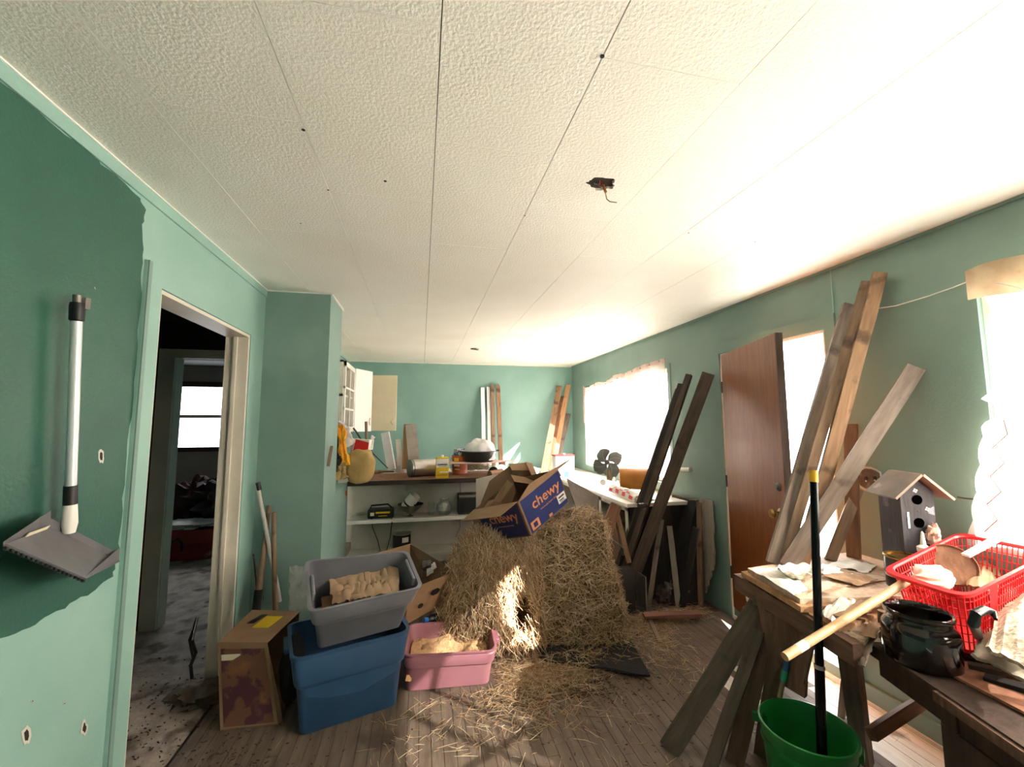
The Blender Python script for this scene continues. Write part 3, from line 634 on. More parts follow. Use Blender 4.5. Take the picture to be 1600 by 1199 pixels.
# produce box with punched holes
tf, tr, br_, bl2 = aY(640, 922, 2.88), aY(712, 893, 3.02), aY(641, 850, 3.42), aY(590, 864, 3.3)
bf, brr = aY(632, 978, 2.93), aY(692, 944, 3.06); b3, b4 = br_-V((0, .0, .2)), bl2-V((0, 0, .2))
t = thing('cardboard_box', 'plain brown produce box with punched holes behind the grey tote', 'cardboard box', (bf+b3)/2)
MB().slab([bf, brr, tr, tf], (0, .006, 0)).build('front_panel', KRAFT, t)
MB().slab([brr, b3, br_, tr], (-.005, .003, 0)).build('side_panel', KRAFTD, t)
MB().slab([b3, b4, bl2, br_], (0, -.006, 0)).build('back_panel', KRAFT, t)
MB().slab([bf, brr, b3, b4], (0, 0, .006)).build('bottom_panel', KRAFTD, t)
for (x, y, sx, sy, hexy) in ((680, 925, 8, 5, 6), (657, 947, 4.5, 3.6, 10), (697, 929, 3, 3.6, 10)):
    q = []
    for k in range(hexy): th = 2*PI*k/hexy; X_, Y_ = x+sx*math.cos(th), y+sy*math.sin(th)-.45*sx*math.cos(th); q.append(aY(X_, Y_, 2.88+(X_-640)/72*.14-.004))
    MB().slab(q, (0, -.001, 0)).build('punched_hole', BLACK, t)
for k in range(7):
    p = aY(random.uniform(655, 685), random.uniform(888, 902), 3.05+random.uniform(0, .2)); q = V((random.uniform(-.05, .05), random.uniform(-.03, .03), random.uniform(-.02, .03)))
    tag(sheet_quad([p, p+V((.05, .01, .02))+q*.3, p+V((.06, .04, .05))+q, p+V((0, .03, .04))], .003, .01, 5, .02, k).build('crumpled_scrap', [W_DARK, DULLM, CLOTH][k % 3], None, org=tuple(p), smooth=True), ['dark wooden scrap at the left of the produce box', 'grey metal scrap in the produce box', 'white crumpled paper scrap on top in the produce box', 'second dark wooden scrap deeper in the produce box', 'duller grey scrap beside the white paper in the produce box', 'smaller white scrap low in the produce box', 'dark scrap nearest the straw in the produce box'][k], 'scrap', 'scraps in the produce box')
t = thing('blue_bottle', 'small bottle with a bright blue cap behind the pink pan', 'bottle', aZ(668, 985, 0)); p = aY(668, 968, 2.98)
MB().lathe([(.001, 0), (.016, 0), (.016, .03), (.001, .03)], p-V((.0, .01, .0)), (-.8, -.5, .2), 16).build('cap', mat('bright_blue_plastic', '2b6fc4', None, rough=.4), t, smooth=True)
MB().lathe([(.001, 0), (.018, .0), (.03, .02), (.03, .09), (.001, .09)], p, (.8, .5, -.2), 16).build('bottle_body', BLACK, t, smooth=True)
# ---------------------------------------------------------------- things on the left wall and in its corner
t = thing('dustpan', 'grey long-handled dustpan hanging on the dark green wall', 'dustpan', V((XL+.03, 1.5, 1.04)))
a = aX(121, 466, XL+.05); b = aX(108, 833, XL+.05)
dp = lambda q: a+(b-a)*q
MB().tube([dp(.09), dp(.80)], .0135, 16).build('pole', mat('white_enamel_pole', 'd3d7dc', None, rough=.35, metal=.3), t, smooth=True)
MB().tube([dp(.02), dp(.035), dp(.095), dp(.10)], [.016, .018, .018, .014], 16).build('grip', BLACK, t, smooth=True)
MB().tube([dp(-.012), dp(.022)], .011, 12).build('grip_cap', DULLM, t, smooth=True)
MB().tube([dp(.80), dp(.88)], .0165, 16).build('collar', BLACK, t, smooth=True)
MB().tube([dp(.88), dp(.96), dp(1.0)], [.0165, .019, .014], 16).build('collar_tip', WPLAST, t, smooth=True)
q = dp(.0)+V((.012, .016, -.012)); MB().obox(q, (.012, 0, 0), (0, .02, .002), (0, 0, .035)).build('clip', DULLM, t)
MB().tube([q, q+V((0, -.012, -.03)), dp(.05)], .004, 8).build('clip_arm', WPLAST, t)
A1, A2, A3, A4 = aX(76, 826, XL+.035), aX(185, 879, XL+.035), aX(131, 907, XL+.16), aX(4, 853, XL+.16)
pm = MB().slab([A1, A2, A3, A4], (A2-A1).cross(A4-A1).normalized()*-.006); pm.build('pan', mat('grey_pan_plastic', '5d5c60', '67666a', 10, .6), t)
for (p_, q_) in ((A1, A4), (A2, A3)):
    MB().slab([p_, q_, q_+V((0, 0, .008)), p_+V((0, 0, .05))], (0, .003, 0)).build('pan_side', mat('grey_pan_plastic', '5d5c60'), t)
MB().slab([A1, A2, A2+V((0, 0, .03)), A1+V((0, 0, .03))], (-.004, 0, 0)).build('pan_back', mat('grey_pan_plastic', '5d5c60'), t)
for k in range(18):
    p = A4+(A3-A4)*(k+.5)/18; MB().obox(p+V((.002, 0, -.004)), (A3-A4)*(.5/18), (.006, 0, 0), (0, 0, .007)).build('pan_tooth', BLACK, t)
MB().obox(A1*.6+A4*.4+V((.004, .01, .006)), (A4-A1)*.5, (.003, 0, 0), (0, .01, .008)).build('pan_strip', CREAM2, t)
def stick(name, label, p0, p1, r0, r1, m, n=12, parts=None, cat='tool', wob=.006):
    p0, p1 = V(p0), V(p1); t = thing(name, label, cat, p0); pts = []; rs = []
    for i in range(13):
        u = i/12; pts.append(p0+(p1-p0)*u+V((noise.noise(V((u*3, r0*999, 0))), noise.noise(V((u*3, 5, r0*99))), 0))*wob); rs.append(r0+(r1-r0)*u)
    MB().tube(pts, rs, n).build('shaft', m, t, smooth=True)
    for (nm, u0, u1, r, mm) in parts or []: MB().tube([p0+(p1-p0)*u0, p0+(p1-p0)*u1], r, n).build(nm, mm, t, smooth=True)
    return t
p1, p0 = aX(403, 755, XL+.05), V((-.94, 3.05, 0)); stick('broom_handle', 'white pole with black tip leaning in the partition corner', aY(437, 940, 3.09), p1, .0125, .0125, mat('dirty_white_pole', 'b6b1aa', 'c4bfb8', 20, .5), parts=[('pole_tip', .94, 1.005, .015, BLACK)])
stick('shovel', 'thick greyish wooden shovel handle with black socket by the doorway', aX(400, 955, -.98), aX(421, 790, -.98), .021, .013, W_HANDLE, parts=[('socket', -.02, .19, .0235, BLACKM)])
stick('rake_handle', 'knobbly brown wooden handle leaning on the partition wall', V((-.87, 3.06, 0)), aX(428, 801, -.93), .016, .014, W_HANDLE, wob=.012)
stick('hoe_handle', 'thin dark stick leaning behind the thick wooden handle', aX(404, 952, -1.02), aX(396, 866, -1.02), .006, .005, W_DARK, n=8)
stick('thin_cane', 'short thin cane leaning on the wall by the doorway', aX(414, 950, -.99), aX(397, 870, -1.0), .004, .004, DULLM, n=8)
t = thing('black_cable', 'black cable looped on a nail on the doorway jamb', 'cable', (XL-.05, 2.80, .2))
MB().tube([aX(300, 985, XL-.03), aX(308, 965, XL-.02), aX(300, 1000, XL-.02), aX(306, 1020, XL-.02), aX(298, 1040, XL-.02), aX(300, 1060, XL-.02)], .008, 8).build('cable', BLACK, t, smooth=True)
MB().tube([aX(303, 982, XL-.03), aX(296, 1000, XL-.03), aX(302, 1030, XL-.03)], .006, 8).build('cable', BLACK, t, smooth=True)
# ---------------------------------------------------------------- far room contents
t = thing('red_crate', 'scuffed red plastic crate on the floor of the far room', 'crate', (-2.6, 5.65, 0))
REDC = mat('faded_red_plastic', '8e2b1d', '9c3423', 6, .5, c3='c4a292', s3=5, t3=.66)
tub('c', [V((-2.85, 5.5, 0)), V((-2.3, 5.52, 0)), V((-2.3, 5.85, 0)), V((-2.85, 5.85, 0))], [V((-2.88, 5.46, .33)), V((-2.27, 5.5, .33)), V((-2.27, 5.88, .33)), V((-2.88, 5.88, .33))], REDC, t, .08, .01, [(.5, 0), (.52, .01), (.6, .01)])
MB().tube([(-2.67, 5.45, .14), (-2.66, 5.42, .22), (-2.6, 5.42, .27), (-2.55, 5.42, .22), (-2.56, 5.45, .12)], .012, 8).build('handle', BLACK, t, smooth=True)
def blob(c, s, amp, seed, n=22, fr=2.2):
    def f_(u, v):
        th = 2*PI*u; ph = PI*v; d = V((math.sin(ph)*math.cos(th), math.sin(ph)*math.sin(th), -math.cos(ph)))
        r = 1+amp*noise.noise(d*fr+V((seed, 0, 0)))+amp*.5*noise.noise(d*fr*2.3+V((0, seed, 0))); return V(c)+V((d.x*s[0], d.y*s[1], d.z*s[2]))*r
    return MB().grid(f_, n, n//2+4)
tag(blob((-2.62, 5.68, .36), (.30, .18, .05), .5, 3).build('white_blanket', CLOTH, None, org=(-2.6, 5.68, .3), smooth=True), 'crumpled white blanket on top of the red crate', 'blanket')
for i, (c, s, mm, lb) in enumerate((((-2.75, 6.1, .52), (.35, .22, .26), mat('dark_brown_cloth', '3a2a28', '4e3a38', 8, .95), 'dark brown crumpled clothes pile in the far room'), ((-2.35, 5.95, .55), (.28, .22, .3), mat('dark_grey_cloth', '2d2b2b', '47423f', 8, .95), 'dark grey clothes heaped beside the far room crate'), ((-2.95, 6.2, .25), (.3, .2, .26), mat('mauve_cloth', '4c3f4a', '5d4e5a', 8, .95), 'mauve grey clothes at the bottom of the far room pile'), ((-2.25, 6.15, .30), (.35, .25, .32), mat('black_cloth', '191717', '2a2725', 8, .95), 'black clothes under the grey ones in the far room'))):
    tag(blob(c, s, .7, i*7+2, 30, 3).build('clothes_pile', mm, None, org=(c[0], c[1], 0), smooth=True), lb, 'clothes')
# rag heap by the doorway
tag(blob((-1.16, 2.78, .03), (.12, .10, .05), .7, 11).build('rag', mat('dusty_rag', '5d5347', '7b7062', 9, .95), None, org=(-1.16, 2.78, 0), smooth=True), 'dusty rag lying at the foot of the doorway jamb', 'rag')
# ---------------------------------------------------------------- bar counter and its open shelf
WP = WHITEP
t = thing('bar_counter', 'dark topped bar counter with white open shelves facing the room', 'counter', (.15, 4.4, 0))
BX0, BX1, BY = -.648, 1.02, 4.14
MB().box((BX0, BY-.01, .955), (BX1, 4.75, .985)).build('counter_top', W_BROWN, t)
MB().box((BX0, BY-.022, .945), (BX1, BY-.010, .987)).build('counter_edging', mat('dark_edging', '241a16', '33261f', 10, .5), t)
MB().box((BX0, 4.44, .30), (.10, 4.455, .945)).build('back_panel', WP, t)
MB().box((.103, 4.44, .30), (.40, 4.455, .945)).build('back_panel', WP, t)
MB().box((.403, 4.44, .30), (BX1, 4.455, .945)).build('back_panel', WP, t)
MB().box((BX0, 4.4555, .28), (BX1, 4.47, .955)).build('backing_board', WP, t)
MB().box((BX0, BY+.02, .60), (BX1, 4.44, .622)).build('shelf', WP, t)
MB().box((BX0, BY+.005, .598), (BX1, BY+.022, .628)).build('shelf_edging', WHITE, t)
MB().box((BX0, BY+.02, .28), (BX1, 4.74, .30)).build('bottom_shelf', WP, t)
MB().box((BX0, BY+.05, 0), (BX1, BY+.07, .28)).build('plinth', WP, t)
MB().box((BX1-.02, BY, 0), (BX1, 4.74, .955)).build('end_panel', WP, t)
MB().tube([(.40, 4.435, .93), (.41, 4.434, .8), (.40, 4.434, .6), (.405, 4.434, .45), (.36, 4.434, .36)], .0022, 6).build('wire', BLACK, t)
t = thing('orange_switch', 'small orange rusty knob on the end of the half wall', 'knob', (-.65, 4.05, .88)); p = aX(540, 771, -.65)
MB().lathe([(.001, 0), (.02, 0), (.018, .012), (.001, .014)], p, (1, 0, 0), 14).build('cap', RUST, t, smooth=True)
# --- on the shelf
ZS = .622
def on(x, y, Yv): return aY(x, y, Yv)
t = thing('battery_charger', 'black battery charger with yellow print on the bar shelf', 'charger', aY(595, 806, 4.24)); a, b = aY(575, 806, 4.22), aY(614, 805, 4.22)
mx = (b-a); c = (a+b)/2+V((0, .06, .045)); c.z = ZS+.045
MB().obox(c, (.235, 0, 0), (0, .12, 0), (0, 0, .085)).build('body', BLACK, t, bevel=.012)
MB().obox(c+V((.02, -.062, .012)), (.13, 0, 0), (0, .002, 0), (0, 0, .016)).build('label_print', YEL, t); MB().obox(c+V((.02, -.062, -.018)), (.08, 0, 0), (0, .002, 0), (0, 0, .007)).build('label_print', YEL, t)
MB().obox(c+V((-.075, -.062, 0)), (.035, 0, 0), (0, .002, 0), (0, 0, .03)).build('dial_plate', CREAM2, t)
MB().tube([c+V((-.10, 0, .04)), c+V((-.09, 0, .07)), c+V((.06, 0, .078)), c+V((.10, 0, .04))], .008, 8).build('handle', BLACK, t, smooth=True)
MB().tube([c+V((-.08, -.05, -.04)), (c.x-.06, BY-.01, .57), (c.x-.01, BY-.02, .45), (c.x+.02, BY-.02, .33), (c.x+.06, BY-.03, .2)], .0045, 6).build('cord', BLACK, t, smooth=True)
MB().tube([c+V((.10, -.05, -.03)), (c.x+.11, BY-.01, .6), (c.x+.10, BY-.03, .48), (c.x+.07, BY-.03, .36), (c.x+.07, BY-.03, .2)], .0045, 6).build('cord', BLACK, t, smooth=True)
t = thing('footed_bowl', 'dark metal footed bowl on the bar shelf holding a paper-labelled can', 'bowl', V((aY(641, 800, 4.26).x, 4.28, ZS)))
o0 = t.matrix_world.translation
MB().lathe([(.001, 0), (.03, 0), (.03, .004), (.012, .010), (.012, .022), (.04, .035), (.095, .075), (.125, .115), (.122, .115), (.092, .08), (.04, .042), (.001, .04)], o0, n=28).build('bowl_body', DULLM, t, smooth=True)
t = thing('tin_can', 'tin can with white and black label tilted in the metal bowl', 'can', o0+V((0, 0, .05))); ax = V((.55, -.25, .75)).normalized()
MB().lathe([(.001, 0), (.055, 0), (.055, .15), (.050, .15), (.050, .01), (.001, .01)], o0+V((-.04, 0, .085)), ax, 24).build('can_body', WPLAST, t, smooth=True)
MB().lathe([(.056, .04), (.056, .055)], o0+V((-.04, 0, .085)), ax, 24).build('print_band', BLACK, t); 
for k in range(5): MB().obox(o0+V((.03, -.056, .135))+V((k*.012-.03, .001*abs(k-2), -.012*k+.02)), (.008, 0, .003), (0, .002, 0), (-.005, 0, .02)).build('print_mark', BLACK, t)
for (x, y, nm, lb, pf) in ((674, 797, 'drinking_glass', 'small cloudy drinking glass on the bar shelf beside the jar', [(.001, 0), (.03, 0), (.038, .12), (.035, .12), (.028, .008), (.001, .008)]), (694, 798, 'glass_jar', 'round bellied clear glass jar on the bar shelf', [(.001, 0), (.055, 0), (.082, .05), (.075, .10), (.045, .135), (.048, .155), (.044, .155), (.041, .135), (.07, .10), (.078, .05), (.052, .006), (.001, .006)])):
    p = aY(x, y, 4.28); p.z = ZS; o = MB().lathe(pf, p, n=26).build(nm, GLASS2, None, org=p, smooth=True); tag(o, lb, 'glass' if 'glass' == nm[-5:] else 'jar')
t = thing('black_radio', 'dark box with pale top strip at the right of the bar shelf', 'box', V((aY(731, 798, 4.3).x, 4.3, ZS))); o0 = t.matrix_world.translation
MB().box(o0+V((-.10, -.06, 0)), o0+V((.12, .09, .19))).build('case', mat('dark_brown_case', '2b2622', '3a332d', 10, .5), t, bevel=.005)
MB().box(o0+V((-.095, -.062, .165)), o0+V((.115, -.06, .185))).build('top_strip', DULLM, t); MB().box(o0+V((-.085, -.063, .02)), o0+V((.105, -.06, .155))).build('front_cloth', BLACKM, t)
t = thing('paint_can', 'open black labelled paint can on the bottom shelf of the bar', 'can', V((aY(627, 845, 4.1).x, 4.22, .30))); o0 = t.matrix_world.translation
MB().lathe([(.001, 0), (.082, 0), (.082, .185), (.078, .19), (.072, .185), (.072, .02), (.001, .02)], o0, n=30).build('can_body', BLACK, t, smooth=True)
MB().lathe([(.0825, .176), (.086, .183), (.086, .19), (.070, .19), (.070, .183)], o0, n=30).build('can_rim', STEEL, t, smooth=True)
MB().lathe([(.0832, .0), (.0832, .05)], o0, n=30).build('label_band', RED, t)
for k in range(5):
    th = -PI/2+.15+k*.16; MB().obox(o0+V((.084*math.cos(th), .084*math.sin(th), .135)), V((-math.sin(th), math.cos(th), 0))*.010, (.0008, -.0008, 0), (0, 0, .045)).build('label_letter', WPLAST, t)
# --- on the counter
ZC = .987
def tubething(name, label, cat, pts, r, m, part='body', group=None):
    t = tag(MB().tube(pts, r, 10).build(name, m, None, org=pts[0], smooth=True), label, cat, group); return t
# tan paper package hanging over the edge at left
def fpk(u, v):
    th = 2*PI*u; ph = PI*v; sx, sz = .125, .155
    d = V((math.copysign(abs(math.cos(th))**.7, math.cos(th))*math.sin(ph)**.55, .5*math.sin(th)*math.sin(ph)**.5, -math.copysign(abs(math.cos(ph))**.75, math.cos(ph))))
    c = aY(563, 729, 4.06); return c+V((d.x*sx, d.y*.14, d.z*sz*.95))*(1+.13*noise.noise(d*2.1))
tag(MB().grid(fpk, 40, 26).build('paper_package', TANP, None, org=tuple(aY(563, 752, 4.06)), smooth=True), 'tan paper package bulging over the left end of the bar', 'package')
t = thing('carton', 'red and white carton standing behind the tan paper package', 'carton', aY(563, 703, 4.2)); a, b, c_, d = aY(546, 704, 4.18), aY(575, 704, 4.12), aY(577, 688, 4.12), aY(551, 686, 4.18)
MB().slab([a, b, c_, d], (.03, .12, 0)).build('carton_body', WPLAST, t); MB().slab([a*.8+b*.2+V((0, -.002, 0)), b+V((0, -.002, 0)), b*.25+c_*.75+V((0, -.002, 0)), d*.8+c_*.2+V((0, -.002, 0))], (0, -.001, 0)).build('red_print', RED, t)
for k in range(3): p = a+(b-a)*(.02+.05*k)+V((0, -.003, 0)); MB().slab([p, p+(b-a)*.02, p+(b-a)*.02+(d-a)*.95, p+(d-a)*.95], (0, -.001, 0)).build('stripe', RUST, t)
def strip(name, label, cat, quad, m, th=.01, bulge=.01, nz=.02, seed=1):
    return tag(sheet_quad(quad, th, bulge, 12, nz, seed, .01).build(name, m, None, org=tuple(V(quad[3])), smooth=True), label, cat)
strip('yellow_cloth', 'yellow and orange cloth hanging at the left end of the bar', 'cloth', [aY(526, 662, 4.02), aY(537, 665, 4.02), aY(545, 728, 3.98), aY(533, 722, 3.98)], mat('yellow_orange_cloth', 'e88a1a', 'f0b62c', 16, .8), .02, .03, .03, 3)
strip('white_bag', 'white plastic bag hanging beside the yellow cloth', 'bag', [aY(527, 654, 4.10), aY(545, 668, 4.12), aY(553, 690, 4.16), aY(534, 704, 4.10)], BAGW, .02, .03, .03, 6)
strip('small_paper_bag', 'small yellowish paper bag under the yellow cloth', 'paper bag', [aY(528, 722, 4.0), aY(541, 720, 4.0), aY(541, 748, 3.98), aY(526, 750, 3.98)], TANP, .04, .02, .02, 9)
plank('long_saw', aY(528, 744, 4.0), aY(524.5, 636, 4.02), .03, .012, (0, -1, 0), BLACKM, label='long dark iron bar standing against the half wall end', cat='bar')
plank('hand_saw', aX(513, 728, -.637), aX(519, 698, -.637), .02, .012, (0, -1, 0), W_HANDLE, label='short wooden handle tucked beside the dark iron bar', cat='handle')
tag(blob(tuple(aY(529, 722, 3.98)), (.03, .03, .05), .3, 5).build('rubber_grip', BLACK, None, org=tuple(aY(529, 722, 3.98)), smooth=True), 'black rubber grip below the yellow cloth', 'grip')
tubething('hammer_handle', 'upright wooden hammer handle sticking up from the carton', 'tool', [aY(573, 692, 4.22), aY(572, 659, 4.22)], .013, W_HANDLE)
tubething('bent_rod', 'rusty bent rod leaning behind the carton', 'rod', [aY(566, 690, 4.25), aY(556, 674, 4.25), aY(552, 669, 4.25)], .008, W_DARK)
strip('crumpled_bag', 'crumpled white paper standing right of the red carton', 'paper', [aY(581, 680, 4.2), aY(585, 683, 4.2), aY(580, 700, 4.2), aY(574, 700, 4.2)], CLOTH, .01, .01, .02, 12)
tubething('long_rod', 'thin dark rod leaning down onto the counter', 'rod', [aY(578, 704, 4.3), aY(606, 732, 4.3)], .005, BLACK)
tubething('file_tool', 'grey wooden handled tool lying on the counter', 'tool', [aZ(584, 738, ZC+.015), aZ(600, 737, ZC+.015), aZ(616, 737, ZC+.012)], [.022, .012, .010], W_HANDLE)
plank('metal_stud', aY(612, 734, 4.62), aY(602, 676, 4.66), .085, .03, (-.3, -1, 0), mat('primed_white_trim', 'd9d6dc', 'e6e3e6', 8, .4), label='glossy white trim offcut leaning under the cupboard door', cat='trim board')
plank('grey_offcut', aY(625, 728, 4.66), aY(622, 687, 4.70), .055, .014, (0, -1, 0), WP, label='small pale offcut standing between trim and planks', cat='board')
plank('plank_offcut', aY(636, 733, 4.60), aY(638, 663, 4.66), .10, .022, (-.2, -1, 0), W_RAW, label='orange edged short plank behind the paint splattered one', cat='board')
plank('plank_offcut', aY(648, 733, 4.56), aY(642, 664, 4.62), .115, .022, (.1, -1, 0), mat('paint_splattered_wood', 'a69e94', 'b6aea4', 12, .7, c3='7e766c', s3=12, t3=.62), label='short paint splattered grey plank standing on the bar', cat='board')
t = thing('ceramic_jar', 'pinkish white stained jar standing on the bar left of the duct', 'jar', aZ(627, 738, ZC)); o0 = t.matrix_world.translation
JAR = mat('stained_pink_ceramic', 'd8c6c0', 'e3d4ce', 8, .5, c3='8d6a60', s3=9, t3=.62)
MB().lathe([(.001, 0), (.066, 0), (.068, .01), (.066, .125), (.001, .125)], o0, n=28).build('jar_body', JAR, t, smooth=True); MB().lathe([(.001, .125), (.054, .125), (.056, .132), (.054, .158), (.001, .160)], o0, n=28).build('jar_lid', JAR, t, smooth=True)
t = thing('metal_duct', 'shiny sheet metal duct pipe lying across the bar', 'duct', aZ(665, 734, ZC)); a, b = aY(640, 722, 4.33), aY(682, 722, 4.44); a.z = b.z = ZC+.085
ax = (b-a).normalized(); Ld = (b-a).length; MB().lathe([(.084, 0), (.084, Ld), (.080, Ld), (.080, .0)], a, ax, 36).build('duct_body', STEEL, t, smooth=True)
for q in (.0, .02, Ld-.012): MB().lathe([(.084, q), (.088, q+.004), (.084, q+.010)], a, ax, 36).build('duct_bead', DULLM, t, smooth=True)
t = thing('white_bottle', 'small white bottle lying on its side before the duct', 'bottle', aZ(661, 742, ZC)); a = aZ(655, 738, ZC+.026); b = aZ(664, 741, ZC+.026)
MB().lathe([(.001, 0), (.026, 0), (.026, .075), (.020, .085), (.020, .09), (.001, .09)], a+V((-.03, .02, 0)), (b-a).normalized()+V((0, -.3, 0)), 20).build('bottle_body', WPLAST, t, smooth=True)
def box_can(name, label, x0, x1, yb, yt, Yv, dep, mb_, parts):
    a, b = aY(x0, yb, Yv), aY(x1, yb, Yv); a.z = b.z = ZC; h = aY(x0, yt, Yv).z-ZC; t = thing(name, label, 'can', (a+b)/2+V((0, dep/2, 0)))
    MB().box(a, b+V((0, dep, h))).build('can_body', mb_, t, bevel=.005); w = b.x-a.x
    for (nm, u0, u1, v0, v1, m) in parts: MB().box(a+V((w*u0, -.001, h*v0)), a+V((w*u1, -.0025, h*v1))).build(nm, m, t)
    return t, a, w, h
t, a, w, h = box_can('thinner_can', 'yellow and white rectangular thinner can on the bar edge', 681, 701, 743, 715, 4.16, .075, YEL, [('label', .02, .98, .52, .93, WPLAST), ('label_print', .12, .88, .62, .68, BLACK), ('label_print', .2, .8, .56, .58, BLACK), ('label_print', .3, .97, .26, .32, WPLAST), ('label_print', .1, .9, .14, .17, RUST)])
MB().lathe([(.001, 0), (.015, 0), (.015, .016), (.012, .02), (.001, .02)], a+V((w*.5, .04, h)), n=18).build('cap', WPLAST, t, smooth=True)
t = thing('coffee_can', 'rust orange coffee tin on the bar right of the yellow can', 'can', aZ(719, 741, ZC)); o0 = t.matrix_world.translation+V((0, .07, 0))
MB().lathe([(.001, 0), (.082, 0), (.084, .006), (.082, .012), (.082, .178), (.085, .184), (.082, .19), (.076, .19), (.076, .02), (.001, .02)], o0, n=32).build('tin_body', RUST, t, smooth=True)
for z in (.05, .10, .15): MB().lathe([(.082, z), (.0845, z+.004), (.082, z+.008)], o0, n=32).build('tin_rib', RUST, t, smooth=True)
for (th, z, wd, hg, m) in ((-PI/2-.5, .15, .05, .035, YEL), (-PI/2-.45, .09, .06, .02, CREAM2), (-PI/2-.4, .05, .05, .008, CREAM2)):
    MB().obox(o0+V((.085*math.cos(th), .085*math.sin(th), z)), V((-math.sin(th), math.cos(th), 0))*wd, V((math.cos(th), math.sin(th), 0))*.003, (0, 0, hg)).build('tin_print', m, t)
MB().tube([o0+V((-.085, 0, .17)), o0+V((-.10, -.04, .12)), o0+V((-.095, -.05, .07)), o0+V((-.087, 0, .03))], .003, 6).build('wire_handle', BLACK, t, smooth=True)
t = thing('blue_can', 'blue and white can standing inside the rust orange tin', 'can', o0+V((0, 0, .02)))
MB().lathe([(.001, 0), (.066, 0), (.066, .24), (.062, .245), (.001, .24)], o0+V((.0, .0, .02)), n=30).build('can_body', mat('blue_white_label', '2c5f9c', 'e6e9ec', 26, .5, contrast=(.48, .52)), t, smooth=True)
MB().obox(o0+V((.035, -.058, .2)), (.055, .035, 0), (.003, -.004, 0), (0, 0, .09)).build('label_panel', WPLAST, t)
MB().obox(o0+V((.035, -.061, .2)), (.03, .019, 0), (.003, -.004, 0), (0, 0, .012)).build('label_print', BLUEL, t)
# raised pink board with roasting pan and bag
zb = 1.105
qd = [aZ(668, 712, zb), aZ(722, 719, zb), aZ(776, 708, zb), aZ(700, 700, zb)]
qd = [V((.21, 4.35, zb)), V((.60, 4.27, zb)), V((1.02, 4.52, zb)), V((.33, 4.70, zb))]
t = tag(MB().slab(qd, (0, 0, .010)).build('pink_board', mat('pink_foam_board', 'c9a3a0', 'd4b2ae', 6, .7), None, org=tuple(qd[0])), 'thin pink board bridging across the tins on the bar', 'board')
blk = [(.86, 4.50), (.40, 4.60)]
for i, (bx_, by_) in enumerate(blk): tag(MB().box((bx_-.03, by_-.03, ZC-.001), (bx_+.03, by_+.03, zb)).build('wood_block', [W_RAW, W_BROWN][i], None, org=(bx_, by_, ZC)), ['orange pine block propping the right end of the pink board', 'brown wood block under the left end of the pink board'][i], 'block')
t = thing('roasting_pan', 'black oval pan on the pink board under the white bag', 'pan', (.58, 4.46, zb+.01)); o0 = V((.60, 4.48, zb+.011))
MB().lathe([(.001, 0), (.15, 0), (.165, .02), (.178, .10), (.196, .104), (.196, .108), (.172, .110), (.158, .02), (.001, .008)], o0, n=40).build('pan_body', BLACK, t, smooth=True)
for s_ in (-1, 1): MB().tube([o0+V((s_*.185, -.04, .104)), o0+V((s_*.215, -.03, .112)), o0+V((s_*.215, .03, .112)), o0+V((s_*.185, .04, .104))], .006, 8).build('handle', BLACK, t, smooth=True)
def fbw(u, v):
    th = 2*PI*u; ph = PI*v*.62; d = V((math.sin(ph)*math.cos(th), math.sin(ph)*math.sin(th), math.copysign(abs(math.cos(ph))**.8, math.cos(ph))))
    fold = .26*noise.noise(d*2+V((9, 0, 0)))+.10*math.sin(th*5+ph*3)*math.sin(ph)+.12*noise.noise(d*3+V((4, 2, 1)))
    return o0+V((.02, 0, .075))+V((d.x*.165, d.y*.15, max(d.z, -.35)*.155))*(1+fold*.6)
tag(MB().grid(fbw, 44, 22).build('grocery_bag', BAGW, None, org=tuple(o0+V((0, 0, .09))), smooth=True), 'bulging white plastic grocery bag sitting in the black pan', 'bag')
# twine and junk beside the tin, white roll
P = []; D = []
o0 = aZ(742, 735, ZC); n = 900; a = rng.normal(size=(n, 3))*[.085, .05, .028]; P = np.array(o0)+V((0, .07, .0))+a; P[:, 2] = ZC+np.abs(a[:, 2])+.004; an = rng.uniform(0, 2*PI, n)
P = P[:, :3]; keep = P[:, 1] > 4.16; P = P[keep]; an = an[keep]; n = len(P)
tag(blades(P, np.stack([np.cos(an), np.sin(an), rng.normal(0, .2, n)], 1), rng.uniform(.02, .09, n), rng.uniform(.0012, .003, (n, 1)), mat('dry_twine', '7d705c', 'a39479', 30, .9), 'twine_tangle', curl=.7), 'tangle of dry twine and twigs on the right end of the bar', 'twine')
t = tag(MB().tube([o0+V((-.05, .05, .06)), o0+V((.02, .02, .09)), o0+V((.10, .04, .06)), o0+V((.12, .1, .03))], .003, 6).build('green_wire', mat('green_wire', '4a7050', None), None, org=tuple(o0), smooth=True), 'loop of green wire over the twine tangle', 'wire')
t = thing('white_roll', 'white tube with a black open end on the right of the bar', 'roll', aZ(768, 737, ZC)); a = aY(771, 730, 4.16); a.z = ZC+.05; ax = V((.55, .8, .0)).normalized()
MB().lathe([(.001, .004), (.050, .004), (.050, 0), (.056, 0), (.056, .20), (.001, .20)], a, ax, 26).build('roll_body', WPLAST, t, smooth=True); MB().lathe([(.001, .0), (.051, .0), (.051, .006), (.001, .006)], a-ax*.003, ax, 26).build('roll_end', BLACK, t)
t = thing('cardboard_tube', 'short brown cardboard tube end below the white roll', 'tube', aY(767, 741, 4.08)); a = aY(765, 742, 4.05)
MB().lathe([(.036, 0), (.036, .16), (.030, .16), (.030, 0), (.036, 0)], a, (.8, .5, .05), 22).build('tube_body', KRAFT, t, smooth=True)
